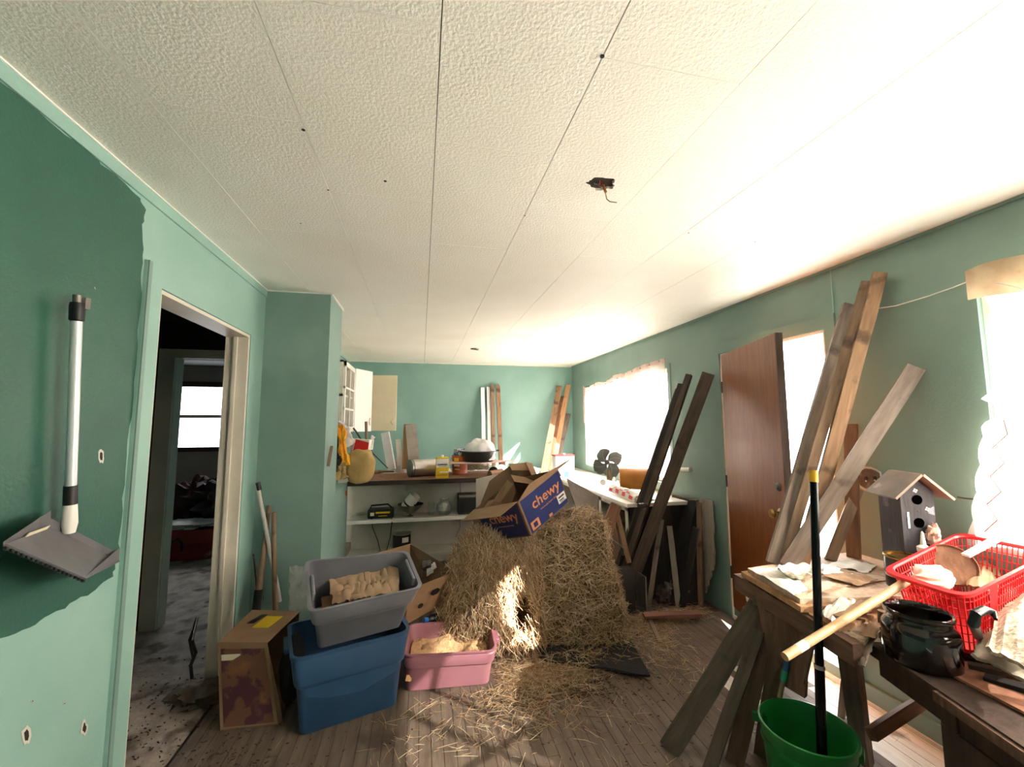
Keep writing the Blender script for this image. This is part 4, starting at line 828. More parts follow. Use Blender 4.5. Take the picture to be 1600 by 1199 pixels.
# ---------------------------------------------------------------- upper cabinets on the left wall
t = thing('wall_cabinet', 'white wall cupboard with open panelled doors in the kitchen corner', 'cabinet', (-.92, 5.2, 1.42))
MB().box((XL+.001, 4.55, 1.42), (XL+.02, 5.98, 2.17)).build('back_panel', CREAM, t)
for z in (1.42, 1.80, 2.15): MB().box((XL+.002, 4.55, z), (-.79, 5.98, z+.02)).build('cabinet_shelf', CREAM, t)
for y in (4.55, 5.24, 5.96): MB().box((XL+.002, y, 1.42), (-.79, y+.02, 2.17)).build('cabinet_side', CREAM, t)
d = thing('glass', '', ''); bpy.data.objects.remove(d)
dd = MB(); x0, x1 = -.789, -.77; ya, yb_ = 4.56, 5.22
gd = MB()
for q in ((ya, 1.43, ya+.05, 2.16), (yb_-.05, 1.43, yb_, 2.16), (ya, 1.43, yb_, 1.48), (ya, 2.11, yb_, 2.16), (ya, 1.66, yb_, 1.68), (ya, 1.88, yb_, 1.90), ((ya+yb_)/2-.01, 1.43, (ya+yb_)/2+.01, 2.16)): gd.box((x0, q[0], q[1]), (x1, q[2], q[3]))
gdo = gd.build('glass_door', WHITE, t)
for i in range(2):
    for j, (z0, z1) in enumerate(((1.48, 1.66), (1.68, 1.88), (1.90, 2.11))):
        MB().box((x0+.008, ya+.05+i*.28, z0), (x0+.011, ya+.05+i*.28+.27, z1)).build('pane', GLASS2, gdo)
def cdoor(hinge, fr, z0, z1, m, nm, hy_=None):
    h, f_ = V(hinge+(0,)), V(fr+(0,)); d_ = (f_-h); L_ = d_.length; d_.normalize(); n_ = V((d_.y, -d_.x, 0))
    if n_.dot(CAM-h) < 0: n_ = -n_
    o = MB().obox(h+d_*L_/2+V((0, 0, (z0+z1)/2)), d_*L_, n_*.018, (0, 0, z1-z0)).build(nm, m, t, bevel=.003)
    c = h+d_*(L_-.05)+V((0, 0, z0+.12))+n_*.014
    MB().tube([c+V((0, 0, .045))+d_*.012, c+n_*.012-d_*.02, c+V((0, 0, -.045))+d_*.012], .005, 8).build('handle', STEEL, o, smooth=True); return o
cdoor((-.775, 5.24), (-.62, 5.55), 1.42, 2.17, WHITE, 'cabinet_door'); cdoor((-.775, 5.96), (-.33, 5.90), 1.42, 2.17, CREAM2, 'cabinet_door')
# ---------------------------------------------------------------- boards at the back wall
def pencil(name, label, x0, y0, x1, y1, Y0, w, th, m, pt=0): return plank(name, aY(x0, y0, Y0), aY(x1, y1, YB-.03), w, th, (0, -1, 0), m, label=label, cat='board' if not pt else 'stake', pt=pt)
# back counter run under them
t = thing('back_counter', 'low white kitchen counter along the back wall', 'counter', (.6, 6.1, 0))
MB().box((XL+.01, 5.84, .80), (1.74, YB-.005, .84)).build('counter_top', WP, t); MB().box((XL+.03, 5.88, 0), (1.74, YB-.005, .80)).build('cabinet_body', WP, t)
P_ = mat('white_trim_board', 'e4e4ea', 'efeff2', 10, .4)
def lean(name, label, xt, yt, xb, w, th, m, yo=0, pt=0, cat='board'):
    top = aY(xt, yt, YB-.02-th); bt = aY(xb, 730, 6.15+yo); bt.z = .842; return plank(name, bt, top, w, th, (0, -1, 0), m, label=label, cat=cat, pt=pt)
lean('trim_board', 'left white trim board leaning on the back wall', 754, 606, 757, .055, .02, P_)
lean('trim_board', 'right white trim board beside the wooden stakes', 763, 605, 766, .050, .02, P_, .0)
lean('garden_stake', 'darker pointed wooden stake next to the white trim', 769, 600, 772, .055, .035, W_HANDLE, .0, .05, 'stake')
lean('garden_stake', 'right pointed tan stake sunlit at its foot', 778, 600, 783, .062, .035, W_TAN, .0, .05, 'stake')
for i, (a_, b_, w_, m, lb) in enumerate((((874, 604), (847, 752), .085, W_TAN, 'left orange plank leaning in the back corner'), ((879, 620), (855, 750), .06, W_BROWN, 'dark middle plank leaning in the back corner'), ((888, 602), (861, 752), .075, W_RAW, 'right sunlit plank reaching highest in the back corner'), ((888, 647), (866, 745), .085, W_GREY, 'short grey plank lowest in the back corner'))):
    p1 = aY(a_[0], a_[1], YB-.04-.0*i); p0 = aY(b_[0], b_[1], 5.75+.1*i); 
    k = (p0.z-.0); p0 = p1+(p0-p1)*((p1.z-.80)/(p1.z-p0.z)) ; p0.z = .842 if p0.y > 5.84 else .80
    plank('leaning_plank', p0, p1, w_, .025, (-.5, -1, 0), m, label=lb, cat='board')
# ---------------------------------------------------------------- right counter with open fronts
t = thing('side_counter', 'white kitchen base cabinet with missing doors under the window', 'cabinet', (2.08, 4.3, 0))
CX = 1.77; CH = .815
MB().box((CX-.02, 3.42, CH-.03), (XR-.01, YB-.005, CH)).build('counter_top', mat('pale_worn_laminate', 'ded6c8', 'e8e1d5', 6, .35, c3='a2907c', s3=8, t3=.64), t)
MB().box((CX, 3.44, 0), (XR-.01, 3.46, CH-.03)).build('end_panel', BLACKM, t)
for y in (4.02, 4.74, 5.5): MB().box((CX, y, 0), (XR-.01, y+.02, CH-.03)).build('divider', WP, t)
for y in (3.44, 4.0, 4.72, 5.48): MB().box((CX-.004, y, 0), (CX+.015, y+.05, CH-.03)).build('stile', WP, t)
MB().box((CX-.004, 3.44, CH-.07), (CX+.015, 6.3, CH-.03)).build('rail', WP, t); MB().box((CX, 3.46, .08), (XR-.01, 6.3, .10)).build('bottom_board', W_DARK, t); MB().box((XR-.03, 3.46, .1), (XR-.012, 6.3, CH-.03)).build('back_panel', W_DARK, t)
MB().box((CX+.03, 3.48, .1), (CX+.5, 3.98, .52)).build('drawer_box', KRAFTD, t)
# --- on the side counter
t = thing('solvent_tin', 'rectangular white tin with a red rim on the far counter', 'tin', V((1.83, 5.15, CH))); p0 = aY(868, 738, 5.05); p1 = aY(898, 738, 5.05)
wx = p1.x-p0.x; h = .30; c0 = V((p0.x, 5.05, CH)); TINM = mat('rusty_white_tin', 'dedbd6', 'e8e6e2', 6, .4, c3='a98a68', s3=8, t3=.62)
MB().box(c0, c0+V((wx, .14, h))).build('tin_body', TINM, t, bevel=.01); MB().box(c0+V((-.003, -.003, h-.012)), c0+V((wx+.003, .143, h+.004))).build('tin_rim', RED, t)
MB().lathe([(.001, 0), (.014, 0), (.014, .02), (.001, .02)], c0+V((wx*.55, .07, h)), n=14).build('cap', WPLAST, t, smooth=True)
MB().box(c0+V((wx*.45, -.002, .03)), c0+V((wx*.98, -.001, .17))).build('blue_print', mat('pale_blue_print', '6aa6c6', 'a9cbdc', 20, .5), t); MB().box(c0+V((wx*.45, -.0035, .03)), c0+V((wx*.68, -.002, .10))).build('blue_print', BLUEL, t)
# propeller fan blade
t = thing('fan_blade', 'grey four-bladed fan propeller propped up on the side counter', 'fan', aZ(962, 750, CH)); hub = aY(949, 723, 3.95)
a_n = (CAM-hub).normalized()*1; a_n = (a_n+V((-.3, .0, .25))).normalized(); e1 = a_n.cross(V((0, 0, 1))).normalized(); e2 = e1.cross(a_n)*-1
if e2.z < 0: e2 = -e2
GB = mat('grey_fan_metal', '747674', '828481', 8, .45, metal=.2)
MB().lathe([(.001, -.03), (.024, -.03), (.026, 0), (.026, .025), (.018, .03), (.001, .03)], hub, a_n, 20).build('hub', GB, t, smooth=True)
for k in range(4):
    th0 = .55+k*PI/2
    def fbld(u, v):
        r = .02+.125*u; wv = (.62+.75*math.sin(PI*min(u*.9+.05, 1))**.8)*(1 if u < .9 else 1-(u-.9)*3); th = th0+(v-.5)*wv*1.15+.75*u
        r2 = r*(1-.10*(v-.5)*2*u); return hub+(e1*math.cos(th)+e2*math.sin(th))*r2+a_n*((v-.5)*.05*u)
    MB().grid(fbld, 10, 8, .002).build('blade', GB, t, smooth=True)
    MB().tube([fbld(.15, .5)+a_n*.002, fbld(.5, .5)+a_n*.003, fbld(.92, .5)+a_n*.002], .0016, 5).build('blade_rib', STEEL, t)
MB().tube([hub-a_n*.03, aZ(962, 752, CH+.0)], .008, 8).build('shaft', DULLM, t, smooth=True)
tag(sheet_quad([aY(947, 736, 3.9), aY(953, 735, 3.9), aY(957, 752, 3.88), aY(948, 750, 3.88)], .01, .01, 8, .01, 5).build('paper_scrap', KPAPER, None, org=tuple(aY(950, 750, 3.88)), smooth=True), 'small orange paper scrap below the fan propeller', 'paper')
# amber cylinder
t = thing('amber_drum', 'amber brown curved drum lying on the side counter', 'drum', aZ(990, 762, CH)); a = aZ(962, 752, CH+.09)+V((.12, .0, 0)); b = aZ(1014, 768, CH+.09)+V((.06, -.02, 0))
a, b = aY(968, 748, 4.02), aY(1014, 749, 3.9); ax = (b-a); Ld = ax.length; MB().lathe([(.001, .0), (.098, .0), (.105, .01), (.105, Ld-.01), (.098, Ld), (.001, Ld)], a, ax, 36).build('drum_body', AMBER, t, smooth=True)
# striped paper carton
t = thing('food_bag', 'white paper food bag with red checks on the side counter', 'food bag', aZ(985, 775, CH)); a = aZ(951, 768, CH+.003); b = aZ(992, 786, CH+.003); ax_ = (b-a); ax_.z = 0; L_ = ax_.length; ax_.normalize(); nn = V((-ax_.y, ax_.x, 0)); nn = -nn if nn.x < 0 else nn
def ffd(u, v):
    th = PI*(v*1.0); q = .045*(1+.2*noise.noise(V((u*6, v*4, 3)))); return a+ax_*(L_*u)+nn*(.05-.055*math.cos(th))+V((0, 0, .003+.075*math.sin(th)**.6*(1-.35*abs(u-.5))*(1+.25*noise.noise(V((u*5, v*3, 9))))))
MB().grid(ffd, 24, 16, .003).build('bag_body', CLOTH, t, smooth=True)
for k in range(4):
    u0 = .06+k*.25
    MB().grid(lambda u, v: ffd(u0+.12*u, .02+.16*v)+V((-.003, -.002, .002)), 4, 4).build('red_check', RED, t)
    if k < 3: MB().grid(lambda u, v: ffd(u0+.125+.12*u, .19+.10*v)+V((-.003, -.002, .002)), 4, 4).build('red_check', mat('faded_red', 'd88a8c', None), t)
for k in range(3): MB().tube([ffd(.58, .30+.02*k)+V((-.003, 0, .003)), ffd(.62+.02*k, .38)+V((-.003, 0, .003)), ffd(.59+.03*k, .48)+V((-.003, 0, .004))], .003, 5).build('black_print', BLACK, t)
t = thing('jar_lid_stack', 'grey round jar lid standing on edge on the side counter', 'lid', aZ(940, 755, CH)); MB().lathe([(.001, 0), (.032, 0), (.034, .004), (.034, .02), (.001, .022)], aZ(940, 754, CH+.034)+V((.02, 0, 0)), (-.55, -.8, .1), 22).build('lid_body', DULLM, t, smooth=True)
tag(blob(tuple(aZ(1003, 780, CH+.03)+V((.04, .0, 0))), (.06, .05, .03), .5, 21).build('crumpled_napkin', CLOTH, None, org=tuple(aZ(1003, 785, CH)), smooth=True), 'crumpled white napkin right of the checked food bag', 'napkin')
tag(blob(tuple(aZ(1004, 790, CH+.02)+V((.0, .0, 0))), (.05, .03, .02), .3, 24).build('flat_black_dish', BLACK, None, org=tuple(aZ(1004, 790, CH)), smooth=True), 'flat black dish at the near end of the side counter', 'dish')
tag(blob(tuple(aZ(928, 752, CH+.02)+V((.02, 0, 0))), (.05, .03, .02), .5, 25).build('rag_scrap', CLOTH, None, org=tuple(aZ(928, 752, CH)), smooth=True), 'pale scrap lying left of the jar lid', 'scrap')
# ---------------------------------------------------------------- cardboard boxes on the bale
B0 = aY(830, 838, 2.80)
def cam_(x, y, z): return RT*x+UP*y+FW*z
r_ = cam_(.29, .17, .22)*1.0; u_ = cam_(-.094, .256, -.076); l_ = r_.cross(u_).normalized(); l_ = l_ if l_.dot(FW) > 0 else -l_
kk = 2.80/2.72; r_ = r_.normalized()*.395; u_ = u_.normalized()*.275; l_ = aY(760, 846, 3.14)-B0
t = thing('printed_box', 'open navy blue cardboard box with lettering tipped on the straw', 'cardboard box', B0)
rn, un, ln = r_.normalized(), u_.normalized(), l_.normalized()
MB().slab([B0, B0+r_, B0+r_+u_, B0+u_], ln*.005).build('front_panel', KRAFT, t)
MB().slab([B0, B0+l_, B0+l_+u_, B0+u_], rn*.005).build('side_panel', KRAFT, t)
MB().slab([B0+r_, B0+r_+l_, B0+r_+l_+u_, B0+r_+u_], -rn*.005).build('side_panel', KRAFTD, t)
MB().slab([B0+l_, B0+l_+r_, B0+l_+r_+u_, B0+l_+u_], -ln*.005).build('back_panel', KRAFTD, t)
MB().slab([B0, B0+r_, B0+r_+l_, B0+l_], un*.005).build('bottom_panel', KRAFTD, t)
e = ln*-.0008
q = lambda a_, b_: B0+r_*a_+u_*b_
MB().slab([q(.035, .03)+e, q(.975, .03)+e, q(.985, .97)+e, q(.035, .97)+e], -ln*.0008).build('navy_print', NAVY, t)
q2 = lambda a_, b_: B0+l_*a_+u_*b_
MB().slab([q2(.03, .03)-rn*.0008, q2(.97, .03)-rn*.0008, q2(.97, .97)-rn*.0008, q2(.03, .97)-rn*.0008], -rn*.0008).build('navy_print', NAVY, t)
text('chewy', .105, frame(q(.57, .66)-ln*.0025, rn, un), ORANGEP, t, 'lettering', off=.0012, space=1.0)
text('where pet lovers shop', .018, frame(q(.57, .42)-ln*.0022, rn, un), ORANGEP, t, 'small_lettering')
text('chewy', .105, frame(q2(.42, .62)-rn*.0025, -ln, un), ORANGEP, t, 'lettering', off=.0012, space=1.0)
text('where pet lovers shop', .016, frame(q2(.42, .38)-rn*.0022, -ln, un), ORANGEP, t, 'small_lettering')
def stick_(a0, b0, a1, b1, m, nm, e_=.003): return MB().slab([q(a0, b0)-ln*e_, q(a1, b0)-ln*e_, q(a1, b1)-ln*e_, q(a0, b1)-ln*e_], -ln*.0006).build(nm, m, t)
stick_(.76, .16, .96, .40, WPLAST, 'shipping_label'); stick_(.79, .30, .93, .34, BLACK, 'label_print', .0038); stick_(.79, .22, .90, .25, BLACK, 'label_print', .0038); stick_(.80, .18, .92, .195, BLACK, 'label_print', .0038)
stick_(.07, .07, .26, .30, ORANGEP, 'code_label'); stick_(.12, .12, .21, .25, NAVY, 'label_print', .0038)
stick_(.48, .05, .56, .13, ORANGEP, 'print_mark')
MB().slab([B0+u_, B0+u_+l_*.98, aY(722, 815, 3.02), aY(781, 808, 2.66)], un*.004).build('flap', KRAFT, t)
MB().slab([B0+u_, B0+u_+r_, B0+u_+r_*1.03+ln*-.02+cam_(.10, .075, .05), B0+u_+r_*.30+un*.062-ln*.015], -ln*.004).build('flap', KRAFT, t)
MB().slab([B0+r_+u_, B0+r_+u_+l_, B0+r_+u_+l_*.95+rn*.10-un*.1, B0+r_+u_+l_*.2+rn*.10-un*.1], un*.004).build('flap', KRAFTD, t)
# second box, brown, upside down behind
t = thing('brown_box', 'plain brown cardboard box lying open behind the navy box', 'cardboard box', aY(790, 790, 3.15))
Y0, Y1 = 3.22, 3.42
a1, a2, a3, a4 = aY(741, 808, 3.12), aY(737, 822, 3.08), aY(800, 800, 3.05), aY(838, 760, 3.15)
tl_, tr_ = aY(797, 728, 3.22), aY(826, 724, 3.30); ml = aY(764, 765, 3.2)
MB().slab([aY(740, 815, 3.12), aY(765, 752, 3.22), tl_, aY(806, 768, 3.12), aY(795, 800, 3.08)], (.0, .005, 0)).build('side_panel', KRAFTD, t)
MB().slab([aY(795, 725, 3.20), aY(823, 723, 3.24), aY(830, 735, 3.18), aY(800, 735, 3.14)], (0, .004, -.004)).build('top_panel', KRAFT, t)
MB().slab([aY(821, 722, 3.22), aY(831, 724, 3.25), aY(846, 757, 3.10), aY(838, 759, 3.06)], (0, .004, -.004)).build('side_strip', KRAFT, t)
MB().slab([aY(798, 742, 3.12), aY(832, 748, 3.08), aY(838, 758, 3.02), aY(804, 753, 3.05)], (0, .004, -.002)).build('flap', KRAFT, t)
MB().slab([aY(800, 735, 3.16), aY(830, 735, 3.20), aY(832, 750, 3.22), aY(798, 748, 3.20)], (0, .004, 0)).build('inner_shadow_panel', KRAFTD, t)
MB().slab([aY(793, 750, 3.02), aY(802, 757, 3.0), aY(782, 785, 2.99), aY(770, 784, 3.04)], (0, .006, 0)).build('flap', KRAFT, t)
MB().slab([aY(739, 822, 3.08), aY(742, 808, 3.10), aY(757, 785, 3.14), aY(775, 780, 3.04), aY(790, 790, 3.0)], (0, .005, 0)).build('bottom_flap', KRAFT, t)
MB().slab([tl_, tr_, aY(846, 770, 3.3), aY(806, 790, 3.3), aY(742, 815, 3.3), aY(765, 752, 3.3)], (0, .005, 0)).build('back_panel', KRAFTD, t)
tag(MB().slab([aY(744, 800, 3.4), aY(775, 795, 3.42), aY(778, 741, 3.5), aY(744, 749, 3.46)], (0, .012, 0)).build('pale_board', WP, None, org=tuple(aY(750, 800, 3.4))), 'pale square board standing behind the brown box', 'board')
# ---------------------------------------------------------------- junk behind the bale at right
def brd(name, label, xb, yb, Yb, xt, yt, Yt, w, th, m, face=(-.3, -1, .1), cat='board', **k): return plank(name, aY(xb, yb, Yb), aY(xt, yt, Yt), w, th, face, m, label=label, cat=cat, **k)
tag(sheet_quad([aY(885, 748, 3.55), aY(935, 775, 3.35), aY(932, 835, 3.3), aY(905, 815, 3.3)], .015, .0, 8, .004, 3).build('plywood_sheet', mat('grey_plywood', '857a74', '978c86', 9, .8, c3='6f645d', s3=10, t3=.6), None, org=tuple(aY(905, 815, 3.3))), 'weathered grey plywood sheet leaning behind the navy box', 'board')
brd('stub_plank', 'short brown plank leaning against the side counter', 933, 870, 3.25, 962, 790, 3.5, .095, .035, W_BROWN)
brd('lath', 'pale split lath leaning inside the cabinet opening', 983, 880, 3.32, 965, 805, 3.42, .04, .012, W_TAN)
brd('lath', 'dull brown lath behind the pale split one', 975, 868, 3.40, 963, 812, 3.46, .03, .012, W_HANDLE)
tubething('iron_rod', 'thin pale rod crossing in front of the cabinet bottom', 'rod', [aY(948, 837, 3.30), aY(976, 858, 3.22)], .006, DULLM)
tag(MB().box((1.46, 3.22, 0), (1.70, 3.315, .34)).build('dark_case', mat('dark_wooden_case', '211c1a', '2d2724', 8, .7), None, org=(1.58, 3.27, 0), bevel=.004), 'dark wooden case on the floor right of the bale', 'case')
tag(MB().box((1.75, 3.15, 0), (1.76, 3.3, .3)).build('bent_metal', DULLM, None, org=(1.75, 3.2, 0)), 'upright strip of sheet metal by the cabinet end', 'metal strip')
# big leaning boards left of the window and door
FX = lambda x, y, X: aX(x, y, X)
def wl_(name, label, xb, yb, xt, yt, w, th, m=None, Xt=None, zb=0, face=(-1, -.6, 0), **k):
    b = aZ(xb, yb, zb) if zb is not None else None; t_ = aX(xt, yt, Xt or XR-.04); return plank(name, b, t_, w, th, face, m, label=label, cat='board', **k)
wl_('leaning_board', 'thick dark joist leaning on the wall left of the door', 975, 943, 1107, 584, .098, .055, Xt=XR-.075, m=mat('dark_joist_wood', '41352f', '5a4b43', 14, .75, .002, 30, (3, 3, .35), c3='2b2320', s3=6, t3=.62, detail=6), face=(-.75, -1, 0))
wl_('leaning_board', 'narrow dark strip leaning just left of the thick joist', 958, 945, 1077, 586, .05, .035, W_DARK, Xt=XR-.12)
wl_('leaning_board', 'blackened slat leaning over the window edge', 952, 942, 1064, 600, .045, .02, W_BLACK, Xt=XR-.15, zb=0)
wl_('leaning_board', 'thinnest dark slat leftmost of the leaning group', 944, 940, 1058, 608, .025, .018, W_DARK, Xt=XR-.16, zb=0)
# stack leaning on the wall between counter and door
t = thing('window_screen', 'black framed screen leaning on the wall left of the door', 'screen', (2.2, 3.3, 0))
a, b, c_, d = aZ(1046, 947, 0), aZ(1092, 945, 0), aX(1090, 783, XR-.04), aX(1052, 775, XR-.06)
MB().slab([a, b, c_, d], (-.004, -.004, 0)).build('mesh_panel', BLACKM, t)
for (p_, q_) in ((a, d), (b, c_), (d, c_), (a*.45+d*.55, b*.45+c_*.55)): MB().tube([p_, q_], .012, 6).build('screen_frame', W_DARK, t)
MB().slab([a*.3+d*.7+V((-.01, -.01, 0)), a*.3+d*.7+(b-a)*.35+V((-.01, -.01, 0)), d+(c_-d)*.4+V((-.01, -.01, -.02)), d+V((-.01, -.01, -.02))], (-.004, -.004, 0)).build('glass_piece', mat('dark_grey_glass', '3c4046', None, rough=.15), t)
tag(sheet_quad([aX(1096, 779, XR-.02), aX(1115, 783, XR-.02), aX(1118, 880, XR-.05), aX(1104, 927, XR-.06)], .012, 0, 10, .01, 5, .02).build('drywall_piece', mat('grey_torn_drywall', '9a9187', 'a89f95', 8, .85), None, org=tuple(aX(1104, 927, XR-.06))), 'torn grey drywall piece leaning nearest the door frame', 'drywall')
wl_('slat', 'brown upright slat beside the torn drywall piece', 1095, 948, 1092, 785, .04, .02, W_HANDLE, Xt=XR-.09)
wl_('slat', 'black board crossing the screen diagonally', 1065, 953, 1088, 825, .05, .02, W_BLACK, Xt=2.17)
wl_('slat', 'pale painted slat leaning left across the screen', 1061, 952, 1046, 822, .045, .015, mat('pale_painted_slat', 'a39c93', 'b1aaa1', 10, .7), Xt=2.13)
wl_('slat', 'broken pale lath hanging left of the painted slat', 1022, 908, 1034, 815, .035, .015, W_GREY, Xt=2.16, zb=None) if False else plank('slat', aZ(1012, 955, 0), aX(1034, 812, 2.0), .038, .012, (-1, -1, 0), W_GREY, label='pale grey lath leaning left of the painted slat', cat='board')
wl_('slat', 'thin black pole behind the broken pale lath', 1030, 935, 1046, 800, .03, .02, W_BLACK, Xt=2.25)
for k, (x, y, mm, lb) in enumerate(((1040, 900, W_DARK, 'dark clod of debris behind the red laths'), (1075, 925, W_HANDLE, 'brown debris lump below the screen'), (1056, 915, DULLM, 'pale crumpled piece below the black screen'))):
    p = aZ(x, 935, .05)+V((0, .05, 0)); tag(blob(tuple(p+V((0, 0, .01+.02*k))), (.06, .05, .07), .8, 30+k*3).build('debris_lump', mm, None, org=tuple(p-V((0, 0, p.z))), smooth=True), lb, 'debris')
for k in range(3):
    p0 = aZ(1010, 966, .012+.026*k)+V((0, .02*k, 0)); p1 = aZ(1094+k*3, 962, .012+.026*k)+V((0, .02*k, 0)); plank('red_lath', p0, p1, .045, .022, (0, -.3, 1), W_PINK, label=['lowest reddish lath of the short stack on the floor', 'middle reddish lath of the short floor stack', 'topmost reddish lath of the short floor stack'][k], cat='board', group='stack of reddish laths')
plank('floor_lath', aZ(1032, 1005, .012), aZ(995, 925, .05), .03, .012, (0, 0, 1), W_HANDLE, label='long thin lath lying on the floor right of the mat', cat='board')
# curtain brackets
for (x, y, lb) in ((1033, 676, 'upper white rounded curtain bracket beside the window'), (1070, 734, 'lower white rounded curtain bracket on the wall')):
    a = aX(x-8, y, XR-.02); b = aX(x+9, y, XR-.02); MBq = MB().tube([a, b], [.020, .020], 12); tag(MBq.build('curtain_bracket', WPLAST, None, org=tuple(a), smooth=True), lb, 'bracket')
# ---------------------------------------------------------------- curtains, wires, ceiling fittings
SH1 = sheer('sheer_pink_curtain', 'e3cfc8', .55, .42); SH2 = sheer('lace_curtain', 'efe6dc', .72, .07, 'e2d6c8')
def ctop(u):
    k = [(0, 2.055), (.06, 2.01), (.25, 2.06), (.36, 2.03), (.5, 2.10), (.62, 2.09), (.8, 2.13), (1, 2.14)]
    for a, b in zip(k[:-1], k[1:]):
        if u <= b[0]: return a[1]+(b[1]-a[1])*(u-a[0])/(b[0]-a[0])
    return 2.14
def fc1(u, v):
    y = 5.86-u*2.15; z = ctop(u)-(v**1.0)*(1.08 if u > .04 else .3+.78*(u/.04)); return V((XR-.05+.018*math.sin(u*75+math.sin(v*3)*.6)*(.5+.5*v)-.02*v, y+.03*math.sin(v*5+u*9)*v*(0 if u in (0, 1) else 1), z))
t = thing('curtain', 'sheer pinkish curtain sagging over the far kitchen window', 'curtain', (XR-.05, 4.8, .95))
MB().grid(fc1, 120, 14).build('sheer_panel', SH1, t, smooth=True)
def fhem(u, v):
    p = fc1(u, 0); return p+V((-.008+.006*math.sin(u*140), 0, .012-v*(.045+.10*max(0, math.sin(u*PI*4-.6))**2+.35*(abs(u-.36) < .02)+(.5*(u < .035)))))
MB().grid(fhem, 140, 5).build('gathered_heading', mat('dusty_pink_fabric', 'cdb0a8', 'd9c0b8', 12, .9, trans=.35), t, smooth=True)
MB().tube([V((XR-.045, 5.84, ctop(.0))), V((XR-.05, 5.0, 2.02)), V((XR-.045, 4.6, 2.09)), V((XR-.045, 3.72, 2.145))], .004, 6).build('curtain_wire', BLACK, t)
# lace curtain on the near window: left edge follows scallops, notch under the pulled-back top
t = thing('curtain', 'white lace curtain with scalloped edge on the near window', 'curtain', (XR-.05, .4, 1.0))
def edge(z):
    k = [(2.17, 1.335), (2.06, 1.30), (2.0, 1.28), (1.72, 1.275), (1.64, 1.30), (1.60, 1.345), (1.575, 1.24), (1.54, 1.27), (1.50, 1.33), (1.3, 1.36), (.95, 1.42)]
    for a, b in zip(k[:-1], k[1:]):
        if z >= b[0]: q = (z-b[0])/(a[0]-b[0]); e_ = b[1]+(a[1]-b[1])*q; break
    else: e_ = 1.42
    return e_+(.012*abs(math.sin(z*26)) if z < 1.56 else 0)
def fc2(u, v):
    z = 2.17-v*1.20; y = edge(z)-u*(edge(z)+.85); return V((XR-.04-.015*math.sin(u*60+v*1.5)*min(1, u*8+.3)-.03*v, y, z))
MB().grid(fc2, 130, 60).build('lace_panel', SH2, t, smooth=True)
def fc3(u, v):
    y = 1.342-u*2.1; return V((XR-.058-.012*math.sin(u*50), y, 2.175+.01*math.sin(u*30)-v*(.13+.02*math.sin(u*22))))
MB().grid(fc3, 100, 5).build('valance', mat('stained_floral_fabric', 'c9b79c', 'b79f86', 14, .9, c3='8f6a66', s3=12, t3=.66, trans=.3), t, smooth=True)
zz = mat('pink_embroidery', 'cf9f9f', None, rough=.9)
pts = []
for i in range(9): z = 1.52-i*.058; pts.append(V((XR-.104, edge(z)-.055-.035*(i % 2)-.012, z)))
MB().tube(pts, .0035, 5).build('embroidery', zz, t)
pts = []
for i in range(9): z = 1.52-i*.058; pts.append(V((XR-.104, edge(z)-.075-.035*(i % 2)-.012, z-.01)))
MB().tube(pts, .0016, 5).build('embroidery', zz, t)
tubething('sagging_string', 'pale sagging cord from the leaning timbers to the lace curtain', 'cord', [aX(1372, 482, XR-.03), aX(1400, 478, XR-.02), aX(1450, 463, XR-.015), aX(1490, 449, XR-.015), aX(1520, 437, XR-.03), aX(1560, 442, XR-.07), aX(1600, 452, XR-.08)], .0028, CLOTH)
tubething('wall_crack_strip', 'short dark splinter on the wall seam beside the lace curtain', 'splinter', [aX(1496, 777, XR-.003), aX(1507, 779, XR-.003), aX(1520, 780, XR-.004)], .003, W_DARK)
MB().box((XR-.003, 1.996, 2.162), (XR, 2.001, H-.015)).build('wall_seam', TEAL, wr)
MB().box((XR-.003, 1.995, .1), (XR, 2.0, 2.07)).build('wall_seam', TEAL, wr) if False else None
# hole in ceiling with junction box and wires
t = thing('junction_box', 'rusty junction box with hanging wires in the ceiling hole', 'junction box', HOLE+V((0, 0, .03))); o0 = HOLE
BXM = mat('dark_box_metal', '1e1a17', '33291f', 20, .8)
MB().box(o0+V((-.10, -.085, .075)), o0+V((.10, .085, .085))).build('box_top', BXM, t)
for a, b in (((-.10, -.085, .014), (-.09, .085, .075)), ((.09, -.085, .014), (.10, .085, .075)), ((-.09, -.085, .014), (.09, -.075, .075)), ((-.09, .075, .014), (.09, .085, .075))): MB().box(o0+V(a), o0+V(b)).build('box_side', BXM, t)
MB().box(o0+V((-.06, .0, .02)), o0+V((-.005, .05, .05))).build('lath_piece', W_HANDLE, t); MB().box(o0+V((-.055, -.035, .018)), o0+V((.01, -.02, .03))).build('lath_piece', W_BROWN, t)
tag(MB().tube([o0+V((.01, .03, .06)), o0+V((.0, .01, .0)), o0+V((.004, -.02, -.02)), o0+V((.008, -.03, -.045))], .006, 8).build('wire_end', mat('copper_orange', 'a0572a', None, rough=.5), t, smooth=True), '', '') if False else MB().tube([o0+V((.01, .03, .06)), o0+V((.0, .01, .0)), o0+V((.004, -.02, -.02)), o0+V((.008, -.03, -.048))], .0055, 8).build('copper_wire', mat('copper_orange', 'a0572a', None, rough=.5), t, smooth=True)
WT = mat('old_wire_cloth', '8d7f68', None, rough=.8)
MB().tube([o0+V((.03, .03, .06)), o0+V((.02, .01, .0)), o0+V((.014, -.01, -.03)), o0+V((.016, -.02, -.07)), o0+V((.024, -.03, -.085)), o0+V((.05, -.035, -.088))], .0022, 6).build('hanging_wire', WT, t, smooth=True)
MB().tube([o0+V((-.01, .04, .06)), o0+V((-.02, .01, .005)), o0+V((-.008, -.01, -.01)), o0+V((.0, .0, .03))], .0022, 6).build('hanging_wire', WT, t, smooth=True)
